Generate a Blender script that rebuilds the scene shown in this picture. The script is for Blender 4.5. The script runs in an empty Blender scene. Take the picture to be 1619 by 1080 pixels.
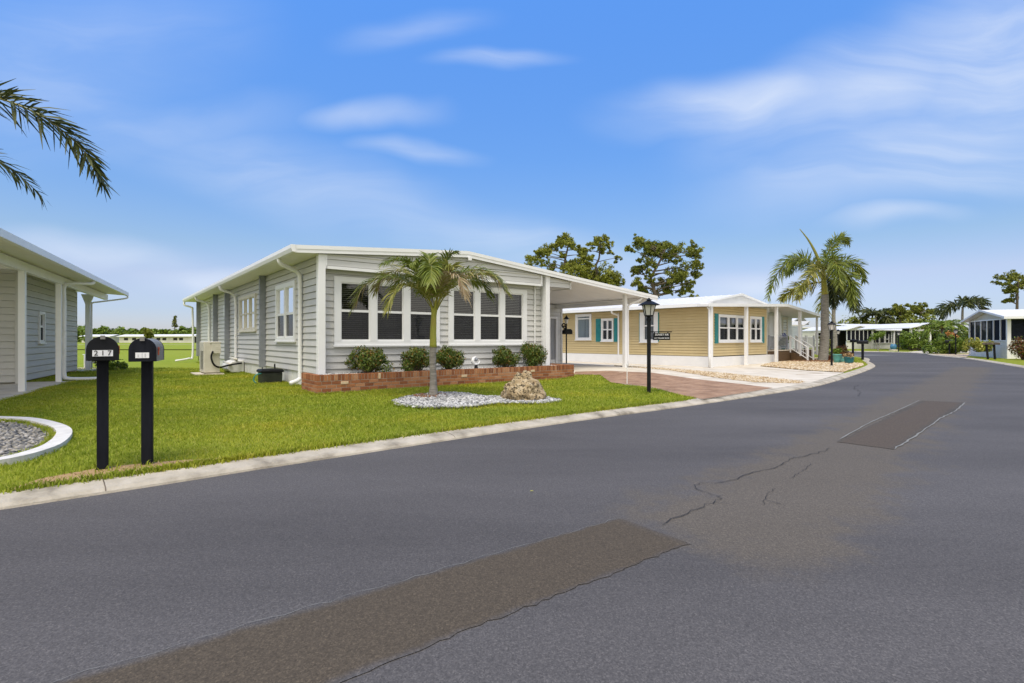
import bpy, bmesh, math, random
import numpy as np
from mathutils import Vector, Matrix
from mathutils.geometry import tessellate_polygon
R = math.radians
rnd = random.Random(7)
nrg = np.random.default_rng(11)
scene = bpy.context.scene
col = scene.collection

# ------------------------------------------------------------------ materials
def new_mat(name):
    m = bpy.data.materials.new(name); m.use_nodes = True
    nt = m.node_tree; nt.nodes.clear()
    return m, nt
def N(nt, typ, **kw):
    n = nt.nodes.new(typ)
    for k, v in kw.items():
        if k.startswith('i_'):
            key = k[2:]
            key = int(key) if key.isdigit() else key.replace('_', ' ')
            n.inputs[key].default_value = v
        else: setattr(n, k, v)
    return n
def c4(c): return (c[0], c[1], c[2], 1.0)
def ramp(nt, stops, interp='LINEAR'):
    r = nt.nodes.new('ShaderNodeValToRGB'); r.color_ramp.interpolation = interp
    e = r.color_ramp.elements
    while len(e) < len(stops): e.new(0.5)
    for el, (p, c) in zip(e, stops): el.position = p; el.color = c4(c)
    return r
def mat(name, stops, scale=5.0, rough=0.6, bump=0.0, bscale=None, island=0.0, spec=0.3, detail=6.0, stretch=None, metallic=0.0, trans=0.0):
    """noise-coloured surface; stops = list of colours spread along a noise ramp"""
    m, nt = new_mat(name)
    tc = N(nt, 'ShaderNodeTexCoord')
    vec = tc.outputs['Object']
    if stretch:
        mp = N(nt, 'ShaderNodeMapping'); mp.inputs['Scale'].default_value = stretch
        nt.links.new(vec, mp.inputs['Vector']); vec = mp.outputs['Vector']
    no = N(nt, 'ShaderNodeTexNoise', i_Scale=scale, i_Detail=detail, i_Roughness=0.6)
    nt.links.new(vec, no.inputs['Vector'])
    fac = no.outputs['Fac']
    if island:
        g = N(nt, 'ShaderNodeNewGeometry')
        mx = N(nt, 'ShaderNodeMix', data_type='FLOAT'); mx.inputs[0].default_value = island
        nt.links.new(fac, mx.inputs[2]); nt.links.new(g.outputs['Random Per Island'], mx.inputs[3]); fac = mx.outputs[0]
    if len(stops) == 1: stops = [tuple(x*0.93 for x in stops[0]), tuple(min(1, x*1.05) for x in stops[0])]
    lo, hi = (0.3, 0.7) if not island else (0.3-0.25*island, 0.7+0.25*island)
    r = ramp(nt, [(lo+(hi-lo)*i/(len(stops)-1), c) for i, c in enumerate(stops)])
    nt.links.new(fac, r.inputs[0])
    p = N(nt, 'ShaderNodeBsdfPrincipled'); p.inputs['Roughness'].default_value = rough
    p.inputs['Specular IOR Level'].default_value = spec; p.inputs['Metallic'].default_value = metallic
    nt.links.new(r.outputs[0], p.inputs['Base Color'])
    if bump:
        n2 = N(nt, 'ShaderNodeTexNoise', i_Scale=bscale or scale*4, i_Detail=5.0, i_Roughness=0.65)
        nt.links.new(vec, n2.inputs['Vector'])
        b = N(nt, 'ShaderNodeBump'); b.inputs['Strength'].default_value = min(1, bump); b.inputs['Distance'].default_value = 0.02
        nt.links.new(n2.outputs['Fac'], b.inputs['Height']); nt.links.new(b.outputs[0], p.inputs['Normal'])
    o = N(nt, 'ShaderNodeOutputMaterial')
    sh = p.outputs[0]
    if trans:
        t = N(nt, 'ShaderNodeBsdfTranslucent'); nt.links.new(r.outputs[0], t.inputs['Color'])
        mx = N(nt, 'ShaderNodeMixShader'); mx.inputs[0].default_value = trans
        nt.links.new(sh, mx.inputs[1]); nt.links.new(t.outputs[0], mx.inputs[2]); sh = mx.outputs[0]
    nt.links.new(sh, o.inputs[0])
    return m
def glass_mat(name, tint=(0.75, 0.78, 0.8), gl=0.9):
    m, nt = new_mat(name)
    fr = N(nt, 'ShaderNodeFresnel', i_IOR=1.52)
    t = N(nt, 'ShaderNodeBsdfTransparent'); t.inputs['Color'].default_value = c4(tint)
    g = N(nt, 'ShaderNodeBsdfGlossy'); g.inputs['Roughness'].default_value = 0.02; g.inputs['Color'].default_value = c4((gl,)*3)
    no = N(nt, 'ShaderNodeTexNoise', i_Scale=1.3, i_Detail=1.0); tc = N(nt, 'ShaderNodeTexCoord')
    b = N(nt, 'ShaderNodeBump'); b.inputs['Strength'].default_value = 0.06; b.inputs['Distance'].default_value = 0.05
    nt.links.new(tc.outputs['Object'], no.inputs['Vector']); nt.links.new(no.outputs['Fac'], b.inputs['Height'])
    nt.links.new(b.outputs[0], g.inputs['Normal'])
    mx = N(nt, 'ShaderNodeMixShader'); o = N(nt, 'ShaderNodeOutputMaterial')
    ma = N(nt, 'ShaderNodeMath', operation='MULTIPLY_ADD'); ma.inputs[1].default_value = 1.1; ma.inputs[2].default_value = 0.02
    nt.links.new(fr.outputs[0], ma.inputs[0]); nt.links.new(ma.outputs[0], mx.inputs[0])
    nt.links.new(t.outputs[0], mx.inputs[1]); nt.links.new(g.outputs[0], mx.inputs[2]); nt.links.new(mx.outputs[0], o.inputs[0])
    return m
def screen_mat(name, color, alpha):
    m, nt = new_mat(name)
    t = N(nt, 'ShaderNodeBsdfTransparent'); p = N(nt, 'ShaderNodeBsdfPrincipled')
    no = N(nt, 'ShaderNodeTexNoise', i_Scale=3.0); tc = N(nt, 'ShaderNodeTexCoord'); nt.links.new(tc.outputs['Object'], no.inputs['Vector'])
    r = ramp(nt, [(0.3, tuple(x*.8 for x in color)), (0.7, tuple(x*1.2 for x in color))]); nt.links.new(no.outputs['Fac'], r.inputs[0])
    nt.links.new(r.outputs[0], p.inputs['Base Color']); p.inputs['Roughness'].default_value = 0.8; p.inputs['Specular IOR Level'].default_value = .08
    mx = N(nt, 'ShaderNodeMixShader'); mx.inputs[0].default_value = alpha; o = N(nt, 'ShaderNodeOutputMaterial')
    nt.links.new(t.outputs[0], mx.inputs[1]); nt.links.new(p.outputs[0], mx.inputs[2]); nt.links.new(mx.outputs[0], o.inputs[0])
    return m

M = {}
M['siding'] = mat('siding_grey', [(.545, .54, .525), (.61, .604, .588)], 2.2, .55, island=.25)
M['white'] = mat('white_paint', [(.78, .78, .785), (.83, .83, .83)], 3.0, .4)
M['roofwhite'] = mat('white_roof_metal', [(.64, .64, .65), (.74, .74, .745)], 1.2, .45)
M['soffit'] = mat('soffit_white', [(.76, .74, .69), (.82, .80, .75)], 1.0, .6, stretch=(1, 6, 1))
M['skirt'] = mat('skirting_white', [(.66, .66, .65), (.8, .8, .79)], 2.5, .6)
M['steel'] = mat('post_bluegrey', [(.22, .235, .265), (.28, .295, .33)], 4, .5)
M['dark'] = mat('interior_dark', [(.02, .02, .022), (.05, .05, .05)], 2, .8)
M['slat'] = mat('blind_slat', [(.50, .48, .42), (.62, .60, .53)], 4, .5, island=.5)
M['curtain'] = mat('curtain', [(.24, .25, .28), (.42, .43, .45)], 5, .8, stretch=(5, 5, .2))
M['glass'] = glass_mat('window_glass')
M['insect'] = screen_mat('insect_screen', (.04, .042, .048), .55)
M['porchscreen'] = screen_mat('porch_screen', (.014, .017, .026), .92)
M['brick'] = mat('brick_red', [(.20, .07, .032), (.295, .11, .046), (.37, .155, .068), (.43, .215, .115)], 14, .8, .5, 60, island=.75)
M['mortar'] = mat('mortar', [(.30, .26, .22), (.42, .38, .33)], 12, .9)
M['buff'] = mat('buff_chip', [(.55, .40, .25), (.62, .50, .36)], 20, .8)
M['black'] = mat('black_powdercoat', [(.006, .0065, .008), (.014, .015, .018)], 7, .5, .1, 200, spec=.15)
M['blackblue'] = mat('black_post_weathered', [(.006, .007, .011), (.017, .019, .027)], 3, .6, .2, 80, stretch=(3, 3, .6), spec=.12)
M['galv'] = mat('galvanised_grey', [(.17, .165, .15), (.27, .26, .24)], 9, .5, stretch=(1, 1, 3))
M['lampglass'] = mat('frosted_lamp_glass', [(.62, .60, .56), (.72, .70, .66)], 5, .3)
M['red'] = mat('flag_red', [(.5, .07, .03), (.62, .16, .08)], 10, .5)
M['label'] = mat('label_white', [(.75, .75, .76), (.82, .82, .83)], 10, .5)
M['labelfaint'] = mat('label_faded_grey', [(.5, .5, .52), (.62, .62, .64)], 10, .5)
M['ink'] = mat('ink_black', [(.01, .01, .012), (.03, .03, .03)], 10, .5)
M['yellow'] = mat('siding_yellow', [(.55, .435, .225), (.62, .50, .275)], 2.0, .6, island=.25)
M['teal'] = mat('shutter_teal', [(.02, .19, .20), (.035, .25, .255)], 5, .5)
M['greysiding2'] = mat('siding_neighbour', [(.52, .52, .505), (.58, .58, .565)], 2.0, .6, island=.25)
M['deckbrown'] = mat('deck_skirt_brown', [(.085, .05, .022), (.13, .08, .04)], 5, .7, stretch=(1, 1, 8))
M['whitesiding'] = mat('siding_white', [(.66, .68, .66), (.74, .76, .73)], 2, .6, island=.2)
M['cream'] = mat('cream_panel', [(.60, .57, .48), (.68, .65, .56)], 3, .6)
M['concrete'] = mat('concrete', [(.47, .41, .325), (.60, .54, .445), (.68, .62, .53)], 1.6, .85, .3, 70)
M['kerbmat'] = mat('kerb_concrete', [(.20, .175, .135), (.42, .375, .30), (.54, .49, .41)], 3.0, .88, .6, 60)
M['whitekerb'] = mat('white_kerb', [(.55, .53, .50), (.72, .70, .67)], 6, .8, .4, 50)
M['trunkgrey'] = mat('palm_trunk', [(.16, .145, .125), (.27, .25, .22), (.36, .34, .31)], 5, .85, .7, 22, stretch=(1, 1, 5))
M['trunkdark'] = mat('bark_brown', [(.07, .055, .042), (.13, .105, .08), (.2, .165, .13)], 6, .9, .8, 20, stretch=(1, 1, .4))
M['crownshaft'] = mat('crownshaft_green', [(.24, .27, .035), (.33, .33, .05), (.36, .27, .06)], 3, .4, stretch=(1, 1, .5))
M['frond'] = mat('palm_leaf', [(.09, .125, .014), (.17, .21, .028), (.27, .285, .055)], 3, .45, island=.6, trans=.25)
M['frondyel'] = mat('palm_leaf_yellowing', [(.17, .19, .03), (.28, .28, .06), (.38, .33, .11)], 4, .5, island=.7, trans=.25)
M['fronddry'] = mat('palm_leaf_dry', [(.24, .17, .09), (.38, .30, .18), (.46, .40, .27)], 5, .7, island=.7, trans=.2)
M['fronddark'] = mat('palm_leaf_dark', [(.03, .042, .010), (.06, .075, .016), (.10, .11, .03)], 4, .5, island=.6, trans=.2)
M['rachis'] = mat('frond_stem', [(.20, .20, .05), (.30, .27, .08)], 4, .5)
M['pine'] = mat('pine_needles', [(.13, .155, .018), (.22, .24, .03), (.33, .33, .055)], 1.2, .55, island=.6, trans=.2)
M['pine2'] = mat('oak_leaves', [(.095, .12, .015), (.17, .195, .025), (.27, .275, .042)], 1.2, .55, island=.6, trans=.2)
M['shrub'] = mat('shrub_leaves', [(.04, .075, .010), (.085, .13, .016), (.15, .19, .028)], 6, .4, island=.6, trans=.2, spec=.4)
M['shrubtip'] = mat('shrub_new_growth', [(.20, .07, .02), (.26, .16, .03), (.16, .19, .03)], 6, .45, island=.8, trans=.2)
M['bushgreen'] = mat('bush_bright_leaves', [(.08, .13, .014), (.14, .21, .022), (.22, .29, .04)], 2, .5, island=.6, trans=.2)
M['bushyel'] = mat('bush_yellow_leaves', [(.20, .22, .03), (.34, .34, .06), (.46, .42, .10)], 3, .5, island=.7, trans=.2)
M['croton'] = mat('croton_leaves', [(.05, .06, .014), (.13, .05, .02), (.22, .07, .03), (.12, .13, .025)], 3, .45, island=.8, trans=.2)
M['blueflower'] = mat('blue_petals', [(.03, .05, .30), (.07, .10, .42)], 5, .5)
M['orangeflower'] = mat('orange_petals', [(.55, .20, .04), (.62, .35, .12)], 5, .5)
M['potteal'] = mat('pot_teal_light', [(.10, .36, .34), (.17, .45, .42)], 5, .45)
M['potdark'] = mat('pot_teal_dark', [(.02, .15, .19), (.04, .21, .25)], 5, .3)
M['potblue'] = mat('pot_blue_glaze', [(.05, .16, .30), (.10, .26, .42)], 5, .3)
M['terra'] = mat('terracotta', [(.34, .12, .06), (.42, .17, .09)], 8, .8)
M['mulch'] = mat('bark_mulch', [(.10, .045, .02), (.20, .10, .05), (.30, .17, .09)], 20, .95, island=.7)
M['pebwhite'] = mat('white_pebbles', [(.10, .10, .10), (.25, .25, .25), (.40, .40, .39), (.60, .59, .58)], 20, .75, island=.85)
M['pebgrey'] = mat('grey_pebbles', [(.07, .075, .08), (.17, .165, .155), (.29, .265, .225), (.42, .40, .37)], 20, .75, island=.85)
M['pebtan'] = mat('tan_pebbles', [(.26, .17, .09), (.42, .31, .18), (.54, .43, .28), (.64, .57, .46)], 20, .8, island=.85)
M['bedwhite'] = mat('white_gravel_bed', [(.10, .10, .10), (.30, .30, .29)], 40, .95, .8, 60)
M['bedgrey'] = mat('grey_gravel_bed', [(.12, .12, .12), (.28, .27, .25)], 40, .95, .8, 60)
M['bedtan'] = mat('tan_gravel_bed', [(.34, .25, .15), (.52, .41, .28), (.64, .55, .43)], 9, .95, .8, 30)
M['straw'] = mat('dry_grass', [(.26, .16, .075), (.40, .27, .14), (.48, .36, .2)], 8, .9, island=.7)
M['plastic'] = mat('beige_plastic', [(.58, .55, .47), (.66, .63, .56)], 4, .5)
M['plasticdark'] = mat('grille_grey', [(.22, .21, .18), (.32, .31, .27)], 4, .6)
M['bin'] = mat('dark_green_black_plastic', [(.014, .018, .014), (.035, .04, .032)], 6, .5)
M['hose'] = mat('green_hose', [(.03, .2, .18), (.06, .3, .27)], 8, .5)
M['farroof'] = mat('far_roof_white', [(.70, .70, .70), (.78, .78, .78)], .3, .6)
M['farwall'] = mat('far_wall', [(.55, .53, .48), (.7, .69, .66)], .4, .7)

def leafmat_bark(): pass
# lawn ------------------------------------------------------------
def lawn_mat(name, stops, yellow, s1=.35, s2=9.0):
    m, nt = new_mat(name)
    tc = N(nt, 'ShaderNodeTexCoord')
    a = N(nt, 'ShaderNodeTexNoise', i_Scale=s1, i_Detail=5.0, i_Roughness=.6)
    b = N(nt, 'ShaderNodeTexNoise', i_Scale=s2, i_Detail=6.0, i_Roughness=.7)
    for n in (a, b): nt.links.new(tc.outputs['Object'], n.inputs['Vector'])
    r1 = ramp(nt, [(.32+.36*i/(len(stops)-1), c) for i, c in enumerate(stops)])
    nt.links.new(b.outputs['Fac'], r1.inputs[0])
    r2 = ramp(nt, [(.42, (0, 0, 0)), (.68, (1, 1, 1))]); nt.links.new(a.outputs['Fac'], r2.inputs[0])
    mu = N(nt, 'ShaderNodeMath', operation='MULTIPLY'); mu.inputs[1].default_value = .55; nt.links.new(r2.outputs[0], mu.inputs[0])
    mx = N(nt, 'ShaderNodeMix', data_type='RGBA'); nt.links.new(mu.outputs[0], mx.inputs[0])
    nt.links.new(r1.outputs[0], mx.inputs[6]); mx.inputs[7].default_value = c4(yellow)
    p = N(nt, 'ShaderNodeBsdfPrincipled'); p.inputs['Roughness'].default_value = .9; p.inputs['Specular IOR Level'].default_value = .1
    nt.links.new(mx.outputs[2], p.inputs['Base Color'])
    n2 = N(nt, 'ShaderNodeTexNoise', i_Scale=28.0, i_Detail=5.0); nt.links.new(tc.outputs['Object'], n2.inputs['Vector'])
    bp = N(nt, 'ShaderNodeBump'); bp.inputs['Strength'].default_value = .7; bp.inputs['Distance'].default_value = .04
    nt.links.new(n2.outputs['Fac'], bp.inputs['Height']); nt.links.new(bp.outputs[0], p.inputs['Normal'])
    o = N(nt, 'ShaderNodeOutputMaterial'); nt.links.new(p.outputs[0], o.inputs[0])
    return m
M['lawn'] = lawn_mat('lawn_grass', [(.13, .165, .014), (.20, .24, .022), (.26, .29, .034)], (.27, .265, .04))
M['field'] = lawn_mat('field_grass', [(.18, .235, .02), (.225, .28, .026), (.26, .31, .035)], (.29, .31, .045), .05, 2.0)
def blade_mat():
    m, nt = new_mat('grass_blade')
    tc = N(nt, 'ShaderNodeTexCoord'); g = N(nt, 'ShaderNodeNewGeometry')
    a = N(nt, 'ShaderNodeTexNoise', i_Scale=.5, i_Detail=5.0, i_Roughness=.65); nt.links.new(tc.outputs['Object'], a.inputs['Vector'])
    r1 = ramp(nt, [(0, (.21, .26, .019)), (.5, (.325, .39, .034)), (.85, (.42, .46, .06)), (1, (.50, .47, .13))])
    nt.links.new(g.outputs['Random Per Island'], r1.inputs[0])
    r2 = ramp(nt, [(.33, (.66, .76, .62)), (.5, (1, 1, 1)), (.66, (1.30, 1.12, 1.0))]); nt.links.new(a.outputs['Fac'], r2.inputs[0])
    mx = N(nt, 'ShaderNodeMix', data_type='RGBA', blend_type='MULTIPLY'); mx.inputs[0].default_value = 1
    nt.links.new(r1.outputs[0], mx.inputs[6]); nt.links.new(r2.outputs[0], mx.inputs[7])
    p = N(nt, 'ShaderNodeBsdfPrincipled'); p.inputs['Roughness'].default_value = .6; p.inputs['Specular IOR Level'].default_value = .2
    t = N(nt, 'ShaderNodeBsdfTranslucent'); ms = N(nt, 'ShaderNodeMixShader'); ms.inputs[0].default_value = .42
    nt.links.new(mx.outputs[2], p.inputs['Base Color']); nt.links.new(mx.outputs[2], t.inputs['Color'])
    nt.links.new(p.outputs[0], ms.inputs[1]); nt.links.new(t.outputs[0], ms.inputs[2])
    o = N(nt, 'ShaderNodeOutputMaterial'); nt.links.new(ms.outputs[0], o.inputs[0])
    return m
M['blade'] = blade_mat()
# asphalt ---------------------------------------------------------
def asphalt(name, base, speck, worn=None, worn_seg=None, rough=.85, soft=.24, ragged=1.9, full=.75, nscale=1.7):
    m, nt = new_mat(name)
    tc = N(nt, 'ShaderNodeTexCoord'); L = nt.links.new
    big = N(nt, 'ShaderNodeTexNoise', i_Scale=.45, i_Detail=5.0, i_Roughness=.6)
    mp = N(nt, 'ShaderNodeMapping'); mp.inputs['Rotation'].default_value = (0, 0, R(-40)); mp.inputs['Scale'].default_value = (.35, 1.3, 1)
    L(tc.outputs['Object'], mp.inputs[0]); L(mp.outputs[0], big.inputs['Vector'])
    fine = N(nt, 'ShaderNodeTexNoise', i_Scale=60.0, i_Detail=5.0, i_Roughness=.8); L(tc.outputs['Object'], fine.inputs['Vector'])
    vor = N(nt, 'ShaderNodeTexVoronoi', i_Scale=75.0); L(tc.outputs['Object'], vor.inputs['Vector'])
    r1 = ramp(nt, [(.28, tuple(x*.76 for x in base)), (.5, base), (.72, tuple(x*1.24 for x in base))]); L(big.outputs['Fac'], r1.inputs[0])
    r2 = ramp(nt, [(.30, (.72, .72, .72)), (.5, (1, 1, 1)), (.72, (1.36, 1.35, 1.33))]); L(fine.outputs['Fac'], r2.inputs[0])
    mx = N(nt, 'ShaderNodeMix', data_type='RGBA', blend_type='MULTIPLY'); mx.inputs[0].default_value = 1
    colr = r1.outputs[0]
    if worn:
        # distance (in metres) from a straight line along the carriageway, broken up by noise
        (ax, ay), (bx, by), hw = worn_seg
        ang = math.atan2(by-ay, bx-ax); ln = math.hypot(bx-ax, by-ay)
        sx = N(nt, 'ShaderNodeSeparateXYZ'); mpp = N(nt, 'ShaderNodeMapping', vector_type='TEXTURE')
        mpp.inputs['Location'].default_value = (ax, ay, 0); mpp.inputs['Rotation'].default_value = (0, 0, ang)
        L(tc.outputs['Object'], mpp.inputs[0]); L(mpp.outputs[0], sx.inputs[0])
        nz = N(nt, 'ShaderNodeTexNoise', i_Scale=nscale, i_Detail=9.0, i_Roughness=.72); L(tc.outputs['Object'], nz.inputs['Vector'])
        ab = N(nt, 'ShaderNodeMath', operation='ABSOLUTE'); L(sx.outputs['Y'], ab.inputs[0])
        nm = N(nt, 'ShaderNodeMath', operation='MULTIPLY_ADD'); nm.inputs[1].default_value = ragged; nm.inputs[2].default_value = -ragged/2; L(nz.outputs['Fac'], nm.inputs[0])
        ad = N(nt, 'ShaderNodeMath', operation='ADD'); L(ab.outputs[0], ad.inputs[0]); L(nm.outputs[0], ad.inputs[1])
        mr = N(nt, 'ShaderNodeMapRange', interpolation_type='SMOOTHSTEP'); mr.inputs['From Min'].default_value = hw+soft; mr.inputs['From Max'].default_value = hw-soft; L(ad.outputs[0], mr.inputs[0])
        xa = N(nt, 'ShaderNodeMath', operation='ADD'); L(sx.outputs['X'], xa.inputs[0]); L(nm.outputs[0], xa.inputs[1])
        m1 = N(nt, 'ShaderNodeMapRange', interpolation_type='SMOOTHSTEP'); m1.inputs['From Min'].default_value = -soft*1.2; m1.inputs['From Max'].default_value = soft*1.2; L(xa.outputs[0], m1.inputs[0])
        m2 = N(nt, 'ShaderNodeMapRange', interpolation_type='SMOOTHSTEP'); m2.inputs['From Min'].default_value = ln+soft*3; m2.inputs['From Max'].default_value = ln-soft*3; L(xa.outputs[0], m2.inputs[0])
        p1 = N(nt, 'ShaderNodeMath', operation='MULTIPLY'); L(mr.outputs[0], p1.inputs[0]); L(m1.outputs[0], p1.inputs[1])
        p2 = N(nt, 'ShaderNodeMath', operation='MULTIPLY'); L(p1.outputs[0], p2.inputs[0]); L(m2.outputs[0], p2.inputs[1])
        p3 = N(nt, 'ShaderNodeMath', operation='MULTIPLY'); p3.inputs[1].default_value = full; L(p2.outputs[0], p3.inputs[0])
        mw = N(nt, 'ShaderNodeMix', data_type='RGBA'); L(p3.outputs[0], mw.inputs[0]); L(colr, mw.inputs[6]); mw.inputs[7].default_value = c4(worn)
        colr = mw.outputs[2]
    ag = N(nt, 'ShaderNodeTexVoronoi', i_Scale=165.0); L(tc.outputs['Object'], ag.inputs['Vector'])
    agc = N(nt, 'ShaderNodeSeparateColor'); L(ag.outputs['Color'], agc.inputs[0])
    agr = ramp(nt, [(0, (.74, .74, .74)), (.35, (.94, .94, .94)), (.75, (1.06, 1.055, 1.05)), (1, (1.42, 1.40, 1.36))]); L(agc.outputs[1], agr.inputs[0])
    m0 = N(nt, 'ShaderNodeMix', data_type='RGBA', blend_type='MULTIPLY'); m0.inputs[0].default_value = 1; L(colr, m0.inputs[6]); L(agr.outputs[0], m0.inputs[7]); colr = m0.outputs[2]
    L(colr, mx.inputs[6]); L(r2.outputs[0], mx.inputs[7])
    # bright aggregate specks
    vd = ramp(nt, [(.0, (1, 1, 1)), (.12, (0, 0, 0))]); L(vor.outputs['Distance'], vd.inputs[0])
    vc = N(nt, 'ShaderNodeSeparateColor'); L(vor.outputs['Color'], vc.inputs[0])
    gt = N(nt, 'ShaderNodeMath', operation='GREATER_THAN'); gt.inputs[1].default_value = .86; L(vc.outputs[0], gt.inputs[0])
    sp = N(nt, 'ShaderNodeMath', operation='MULTIPLY'); L(vd.outputs[0], sp.inputs[0]); L(gt.outputs[0], sp.inputs[1])
    sm = N(nt, 'ShaderNodeMath', operation='MULTIPLY'); sm.inputs[1].default_value = .7; L(sp.outputs[0], sm.inputs[0])
    m3 = N(nt, 'ShaderNodeMix', data_type='RGBA'); L(sm.outputs[0], m3.inputs[0]); L(mx.outputs[2], m3.inputs[6]); m3.inputs[7].default_value = c4(speck)
    p = N(nt, 'ShaderNodeBsdfPrincipled'); p.inputs['Roughness'].default_value = rough; p.inputs['Specular IOR Level'].default_value = .25
    L(m3.outputs[2], p.inputs['Base Color'])
    bp = N(nt, 'ShaderNodeBump'); bp.inputs['Strength'].default_value = .12; bp.inputs['Distance'].default_value = .003
    L(fine.outputs['Fac'], bp.inputs['Height']); L(bp.outputs[0], p.inputs['Normal'])
    o = N(nt, 'ShaderNodeOutputMaterial'); L(p.outputs[0], o.inputs[0])
    return m
AS = (.086, .081, .081)
M['asphalt'] = asphalt('asphalt', AS, (.26, .25, .24), (.112, .095, .074), ((1.15, 3.2), (21.0, 24.0), .62))
M['patch'] = asphalt('asphalt_patch', AS, (.34, .26, .16), (.076, .061, .044), ((-5.2, -1.1), (.93, 3.47), .285), soft=.035, ragged=.10, full=1.0, nscale=5.0)
M['patchdark'] = asphalt('asphalt_patch_far', (.070, .062, .052), (.18, .14, .1), (.084, .066, .050), ((4.14, 6.22), (8.68, 10.63), .27), soft=.06, ragged=.2, full=1.0, nscale=4.0)
M['crack'] = mat('crack_tar', [(.018, .018, .02), (.04, .04, .04)], 10, .9)
M['sealline'] = mat('seal_line', [(.17, .17, .16), (.24, .24, .225)], 10, .9)
def paver_mat():
    m, nt = new_mat('brick_pavers'); L = nt.links.new
    tc = N(nt, 'ShaderNodeTexCoord'); mp = N(nt, 'ShaderNodeMapping'); mp.inputs['Rotation'].default_value = (0, 0, R(-38))
    L(tc.outputs['Object'], mp.inputs[0])
    b = N(nt, 'ShaderNodeTexBrick'); L(mp.outputs[0], b.inputs['Vector'])
    b.inputs['Scale'].default_value = 4.6; b.inputs['Mortar Size'].default_value = .012; b.inputs['Color1'].default_value = c4((.28, .17, .108)); b.inputs['Color2'].default_value = c4((.34, .22, .152)); b.inputs['Mortar'].default_value = c4((.29, .215, .16))
    no = N(nt, 'ShaderNodeTexNoise', i_Scale=2.5, i_Detail=6.0); L(tc.outputs['Object'], no.inputs['Vector'])
    r = ramp(nt, [(.3, (.75, .72, .7)), (.7, (1.25, 1.25, 1.22))]); L(no.outputs['Fac'], r.inputs[0])
    mx = N(nt, 'ShaderNodeMix', data_type='RGBA', blend_type='MULTIPLY'); mx.inputs[0].default_value = 1
    L(b.outputs['Color'], mx.inputs[6]); L(r.outputs[0], mx.inputs[7])
    p = N(nt, 'ShaderNodeBsdfPrincipled'); p.inputs['Roughness'].default_value = .9; p.inputs['Specular IOR Level'].default_value = .15; L(mx.outputs[2], p.inputs['Base Color'])
    bp = N(nt, 'ShaderNodeBump'); bp.inputs['Strength'].default_value = .4; bp.inputs['Distance'].default_value = .01; L(b.outputs['Fac'], bp.inputs['Height']); bp.invert = True; L(bp.outputs[0], p.inputs['Normal'])
    o = N(nt, 'ShaderNodeOutputMaterial'); L(p.outputs[0], o.inputs[0]); return m
M['pavers'] = paver_mat()
def coral_mat():
    m, nt = new_mat('coral_rock'); L = nt.links.new
    tc = N(nt, 'ShaderNodeTexCoord')
    v = N(nt, 'ShaderNodeTexVoronoi', i_Scale=19.0); n1 = N(nt, 'ShaderNodeTexNoise', i_Scale=7.0, i_Detail=8.0, i_Roughness=.7)
    n2 = N(nt, 'ShaderNodeTexNoise', i_Scale=14.0, i_Detail=3.0)
    for n in (n1, n2): L(tc.outputs['Object'], n.inputs['Vector'])
    ad = N(nt, 'ShaderNodeMix', data_type='VECTOR'); ad.inputs[0].default_value = .30; L(tc.outputs['Object'], ad.inputs[4]); L(n2.outputs['Color'], ad.inputs[5]); L(ad.outputs[1], v.inputs['Vector'])
    r = ramp(nt, [(.3, (.17, .12, .07)), (.48, (.38, .29, .175)), (.7, (.56, .48, .35))]); L(n1.outputs['Fac'], r.inputs[0])
    vc = N(nt, 'ShaderNodeSeparateColor'); L(v.outputs['Color'], vc.inputs[0])
    ds = N(nt, 'ShaderNodeMath', operation='LESS_THAN'); ds.inputs[1].default_value = .62; L(vc.outputs[0], ds.inputs[0])
    rd = ramp(nt, [(.20, (1, 1, 1)), (.48, (0, 0, 0))]); L(v.outputs['Distance'], rd.inputs[0])
    mu = N(nt, 'ShaderNodeMath', operation='MULTIPLY'); L(ds.outputs[0], mu.inputs[0]); L(rd.outputs[0], mu.inputs[1])
    mx = N(nt, 'ShaderNodeMix', data_type='RGBA'); L(mu.outputs[0], mx.inputs[0]); L(r.outputs[0], mx.inputs[6]); mx.inputs[7].default_value = c4((.028, .025, .02))
    p = N(nt, 'ShaderNodeBsdfPrincipled'); p.inputs['Roughness'].default_value = .95; p.inputs['Specular IOR Level'].default_value = .1; L(mx.outputs[2], p.inputs['Base Color'])
    inv = N(nt, 'ShaderNodeMath', operation='SUBTRACT'); inv.inputs[0].default_value = 1; L(mu.outputs[0], inv.inputs[1])
    s2 = N(nt, 'ShaderNodeMath', operation='ADD'); L(inv.outputs[0], s2.inputs[0]); L(n1.outputs['Fac'], s2.inputs[1])
    bp = N(nt, 'ShaderNodeBump'); bp.inputs['Strength'].default_value = 1; bp.inputs['Distance'].default_value = .04; L(s2.outputs[0], bp.inputs['Height']); L(bp.outputs[0], p.inputs['Normal'])
    o = N(nt, 'ShaderNodeOutputMaterial'); L(p.outputs[0], o.inputs[0]); return m
M['coral'] = coral_mat()

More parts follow.
